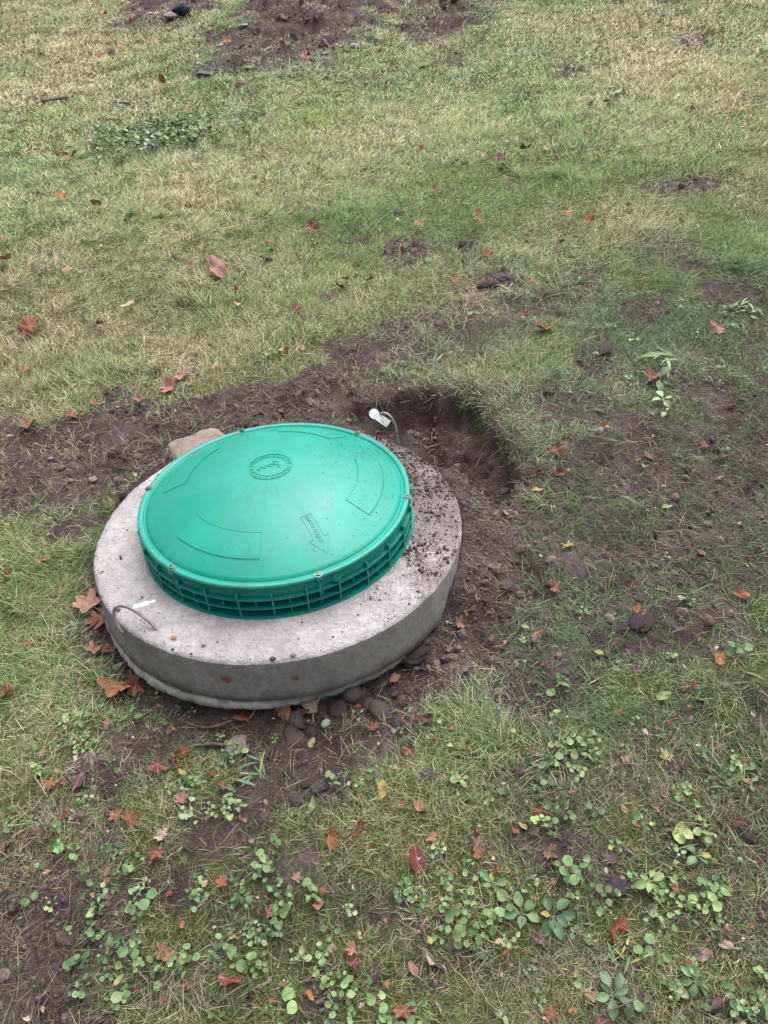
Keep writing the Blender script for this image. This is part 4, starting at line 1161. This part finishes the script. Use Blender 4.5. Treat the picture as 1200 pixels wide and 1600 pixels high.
# ------------------------------------------------------------------ stones, clods, twigs
def stone(name, px, py, s, col, lab, cat, flat=.75, rough=.16, grp=None, seed=0, sink=.25, asp=1.0, sub=4, yaw=None, mat=None):
    P, dep = GP(px, py); r = s*dep/FPX/2
    me = crumb(seed+100, sub, rough)
    co = np.array([tuple(v_.co) for v_ in me.vertices])
    nn = fbm(co[:, 0]*1+co[:, 2]+seed, co[:, 1]-co[:, 2]*.8+5, 5, 3, seed % 7)-.5
    co *= (1+nn[:, None]*rough*.9); me.vertices.foreach_set('co', co.ravel()); me.polygons.foreach_set('use_smooth', [True]*len(me.polygons))
    me.materials.append(mat or M_CLOD)
    o = obj(name, me); o.color = (*col, 1)
    o.location = (P[0], P[1], hz(P[0], P[1]) + r*flat*(.55-sink)); o.rotation_euler = (rnd.gauss(0, .15), rnd.gauss(0, .15), rnd.uniform(0, 6.28) if yaw is None else yaw)
    o.scale = (r*1.1*asp, r*1.1, r*1.25*flat); tag(o, lab, cat, grp); return o
GS = (.20, .165, .158); DS = (.135, .102, .098); WS = (.55, .53, .50); PS = (.46, .38, .35)
CL = 'soil clods and stones round the collar'
st_ = [
    ('clod', 550, 1087, 33, (.20, .165, .155), 'rounded grey-brown clod touching the underside of the collar front', 'clod', .9, .07),
    ('clod', 593, 1116, 36, GS, 'grey-brown flat-topped clod right of the rounded one', 'clod', .85, .10),
    ('clod', 529, 1116, 36, DS, 'dark crumbly clod below left of the rounded grey-brown clod', 'clod', .85, .16),
    ('clod', 577, 1101, 18, GS, 'small grey clod between the two large rounded clods', 'clod', .8, .12),
    ('clod', 567, 1083, 13, GS, 'tiny clod right of the rounded clod under the collar', 'clod', .8, .12),
    ('clod', 464, 1127, 28, (.20, .165, .16), 'light grey clod under the bright orange curled leaf', 'clod', .9, .14),
    ('clod', 457, 1146, 22, GS, 'middle clod of the stack below the bright orange curled leaf', 'clod', .8, .14),
    ('clod', 463, 1160, 32, GS, 'lowest clod of the stack below the bright orange curled leaf', 'clod', .7, .14),
    ('clod', 487, 1147, 18, DS, 'dark small clod left of the white stone', 'clod', .8, .14),
    ('stone', 369, 1168, 31, (.58, .50, .45), 'pale knobbly lump on the soil in front of the collar', 'stone', .8, .24),
    ('pebble', 509, 1132, 13, (.72, .72, .70), 'small white pebble among the clods', 'pebble', .9, .06),
    ('pebble', 587, 1211, 18, (.42, .33, .31), 'pinkish oval pebble on the grass below the clods', 'pebble', .7, .06),
    ('clod', 465, 1250, 24, (.17, .135, .13), 'brown clod at the edge of the front soil, left of the lime leaf', 'clod', .7, .10),
    ('clod', 480, 1241, 13, GS, 'small clod behind the brown one left of the lime leaf', 'clod', .8, .10),
    ('clod', 500, 1232, 30, GS, 'grey-brown clod in the front soil above the lime leaf', 'clod', .6, .16),
    ('clod', 484, 1222, 26, DS, 'dark clod leaning on the grey-brown one in the front soil', 'clod', .6, .18),
    ('clod', 670, 1213, 22, GS, 'grey clod in the grass beside a pinkish stone', 'clod', .7, .12),
    ('stone', 682, 1222, 16, PS, 'pinkish stone beside a grey clod in the grass', 'stone', .7, .12),
    ('clod', 437, 1176, 26, DS, 'flat dark clod right of the pale knobbly lump', 'clod', .5, .16),
    ('clod', 651, 1022, 40, DS, 'largest dark clod heaped by the right foot of the collar', 'clod', .6, .18),
    ('clod', 640, 1037, 24, GS, 'grey clod just below the largest dark clod at the right foot', 'clod', .7, .16),
    ('clod', 664, 1004, 18, GS, 'small clod above the largest dark clod against the collar', 'clod', .7, .16),
    ('clod', 717, 1052, 18, GS, 'small grey clod in grass right of the collar foot', 'clod', .7, .12),
    ('clod', 963, 1390, 38, (.165, .125, .13), 'crumbly purple-brown clod beside the light green plantain rosette', 'clod', .6, .26),
    ('clod', 1168, 1307, 24, (.16, .11, .12), 'purple clod near the right edge of the lower lawn', 'clod', .7, .16),
    ('pebble', 927, 1168, 15, (.25, .19, .19), 'purplish round pebble on the grass under the mud', 'pebble', .7, .08),
    ('clod', 1000, 975, 34, DS, 'dark clod on the soil mound under the brick red leaf', 'clod', .6, .2),
    ('clod', 968, 985, 24, DS, 'smaller dark clod left on the soil mound at the right', 'clod', .6, .2),
    ('clod', 1050, 978, 22, GS, 'grey clod at the right end of the soil mound', 'clod', .6, .2),
    ('clod', 790, 915, 26, GS, 'grey-brown clod on the soil right of the collar', 'clod', .6, .2),
    ('clod', 945, 552, 20, DS, 'dark clod at the top of the small bare spot on the right', 'clod', .6, .2),
    ('pebble', 931, 554, 10, WS, 'whitish pebble on the small bare spot on the right', 'pebble', .7, .08),
    ('clod', 782, 436, 20, GS, 'grey clod of the dark soil lump on the upper lawn', 'clod', .6, .2),
    ('clod', 768, 446, 22, DS, 'dark clod in the middle of the soil lump on the upper lawn', 'clod', .6, .2),
    ('clod', 752, 449, 14, DS, 'leftmost little clod of the soil lump on the upper lawn', 'clod', .6, .2),
    ('clod', 728, 387, 20, (.055, .045, .05), 'dark little clod by itself on the upper lawn', 'clod', .6, .2),
    ('clod', 878, 378, 10, (.07, .05, .055), 'tiny dark clod on the right lawn below the orange leaves', 'clod', .6, .2),
    ('clod', 623, 334, 20, GS, 'grey-brown clod on the green lawn above the small soil patch', 'clod', .5, .2),
    ('clod', 650, 382, 15, DS, 'dark clod at the top right of the small soil patch', 'clod', .6, .2),
    ('clod', 719, 474, 8, DS, 'tiny dark clod on straw grass below the soil lump', 'clod', .7, .2),
    ('pebble', 680, 686, 8, (.42, .36, .22), 'yellowish bit of stone in the dug hole', 'pebble', .7, .1),
    ('pebble', 1137, 703, 9, WS, 'white pebble on the mud near the red leaf at the right', 'pebble', .7, .1),
    ('pebble', 915, 661, 6, WS, 'tiny white pebble on the thin soil right of the hole', 'pebble', .7, .1),
    ('pebble', 146, 749, 12, PS, 'pale pinkish chip on the left bare soil', 'pebble', .5, .15),
    ('pebble', 80, 719, 8, WS, 'small whitish pebble on the left bare soil', 'pebble', .6, .1),
    ('pebble', 447, 277, 9, WS, 'whitish pebble alone on the straw lawn below the big heap', 'pebble', .6, .1),
    ('pebble', 46, 276, 12, (.40, .38, .36), 'grey pebble on the far left lawn', 'pebble', .6, .1),
    ('pebble', 132, 375, 9, WS, 'pale pebble on the left lawn', 'pebble', .6, .1),
    ('pebble', 158, 386, 8, (.52, .58, .48), 'greenish white pebble right of the pale one on the left lawn', 'pebble', .6, .1),
    ('stone', 234, 24, 13, WS, 'whitish stone left on the far left soil heap', 'stone', .6, .1),
    ('stone', 268, 26, 20, PS, 'long pale stone in front of the dark lump on the far left heap', 'stone', .6, .1),
    ('stone', 284, 22, 26, (.03, .035, .055), 'dark blue-black lump on the far left soil heap', 'stone', .6, .24),
    ('stone', 320, 118, 24, (.22, .23, .24), 'grey rough stone in the grass below the big far heap', 'stone', .45, .24),
    ('stone', 380, 43, 13, WS, 'white stone at the left shoulder of the big far heap', 'stone', .6, .1),
    ('stone', 345, 72, 9, WS, 'small white stone at the left foot of the big far heap', 'stone', .6, .1),
    ('stone', 348, 88, 7, WS, 'tiny white stone below another at the left foot of the big far heap', 'stone', .6, .1),
    ('stone', 419, 79, 13, WS, 'white stone in the middle of the big far heap', 'stone', .6, .1),
    ('stone', 389, 108, 12, PS, 'pale stone low on the left of the big far heap', 'stone', .6, .1),
    ('stone', 554, 74, 13, WS, 'white stone at the right end of the big far heap', 'stone', .6, .1),
    ('stone', 508, 85, 10, WS, 'white stone under the salmon orange leaf on the big far heap', 'stone', .6, .1),
    ('stone', 502, 111, 11, PS, 'pale stone at the foot of the big far heap', 'stone', .6, .1),
    ('stone', 311, 100, 8, WS, 'small white stone above the grey rough stone', 'stone', .6, .1),
    ('pebble', 528, 128, 9, PS, 'pale pebble in the grass under the big far heap', 'pebble', .6, .1),
    ('pebble', 427, 134, 7, WS, 'tiny pale pebble in the grass under the big far heap, left side', 'pebble', .6, .1),
]
for i, r_ in enumerate(st_): stone(*r_[:7], flat=r_[7], rough=r_[8], grp=CL if r_[2] > 900 and r_[1] < 760 else None, seed=i)
g = MT('boulder_stone', .85, .2); gp = g.n('ShaderNodeNewGeometry').outputs['Position']
b = g.ramp(g.noise(14, 6, .65, gp), [(.3, (.21, .155, .135)), (.7, (.38, .30, .27))])
b = g.mix(g.ramp(g.noise(60, 4, .6, gp), [(.55, 0.), (.75, .6)]), b, (.12, .09, .085)); g.col(b); g.bump(g.noise(50, 6, .7, gp), .006, 1)
me = bpy.data.meshes.new('boulder'); bb = bmesh.new(); bmesh.ops.create_cube(bb, size=1); bmesh.ops.subdivide_edges(bb, edges=bb.edges, cuts=3, use_grid_fill=True)
for k in range(3): bmesh.ops.smooth_vert(bb, verts=bb.verts, factor=.5, use_axis_x=True, use_axis_y=True, use_axis_z=True)
bmesh.ops.subdivide_edges(bb, edges=bb.edges, cuts=3, use_grid_fill=True)
for k in range(2): bmesh.ops.smooth_vert(bb, verts=bb.verts, factor=.5, use_axis_x=True, use_axis_y=True, use_axis_z=True)
co = np.array([tuple(v_.co) for v_ in bb.verts]); nn = fbm(co[:, 0]+co[:, 2]+3, co[:, 1]-co[:, 2]+5, 3, 4, 4)-.5 + .35*(np.abs(fbm(co[:, 0]-co[:, 2]+8, co[:, 1]+co[:, 2]+2, 9, 4, 6)-.5))
for v_, k in zip(bb.verts, nn): v_.co *= (1+k*.45)
bb.to_mesh(me); bb.free(); me.polygons.foreach_set('use_smooth', [True]*len(me.polygons)); me.materials.append(g.m)
P, dep = GP(303, 700)
bo = obj('boulder', me, None, (P[0]+.022, P[1]-.014, hz(P[0], P[1])-.010), (.12, -.10, math.radians(28)), (.165, .125, .075))
tag(bo, 'pinkish brown boulder half hidden behind the left back of the green lid', 'boulder')
# square of wood-like stone by the back handle foot
P, dep = GP(640, 688)
def twig(px0, py0, px1, py1, r, lab, z=.012, name='twig', mat=None, bow=.02):
    a_, d1 = GP(px0, py0); b_, d2 = GP(px1, py1); n = 9; pts = []
    for k in range(n+1):
        t = k/n; x = a_[0]+(b_[0]-a_[0])*t; y = a_[1]+(b_[1]-a_[1])*t + bow*math.sin(math.pi*t)*math.hypot(*(b_-a_)[:2])
        pts.append((x, y, float(base(x, y))*0 + hz(x, y)*.3 + (hz(a_[0], a_[1])*(1-t)+hz(b_[0], b_[1])*t)*.7 + z + .002*math.sin(7*t)))
    v, f = tube(pts, [r*(1-.45*k/n) for k in range(n+1)], 6)
    o = obj(name, mesh(name, v, f, mat or M_TWIG, True)); tag(o, lab, name); return o
twig(366, 1134, 292, 1134, .0032, 'grey-brown twig lying under the front of the collar', bow=-.15)
twig(352, 1170, 305, 1171, .0040, 'short thick brown stick beside the pale knobbly lump', bow=.05)
twig(108, 158, 65, 164, .012, 'dark stick lying on the far left lawn', .02, bow=.08)
twig(204, 168, 178, 165, .008, 'thin dark stick right of the longer one on the far left lawn', .02)
twig(756, 1572, 778, 1590, .0028, 'orange-brown stem at the bottom edge of the lawn', .02)
twig(843, 1258, 870, 1243, .0022, 'pale straw-coloured stem right of the fiery red leaf', .02)
twig(1140, 1168, 1158, 1130, .0014, 'thin pale stalk standing by the right edge', .022)
twig(945, 1590, 1055, 1556, .0012, 'long bleached grass stalk near the bottom right', .024)
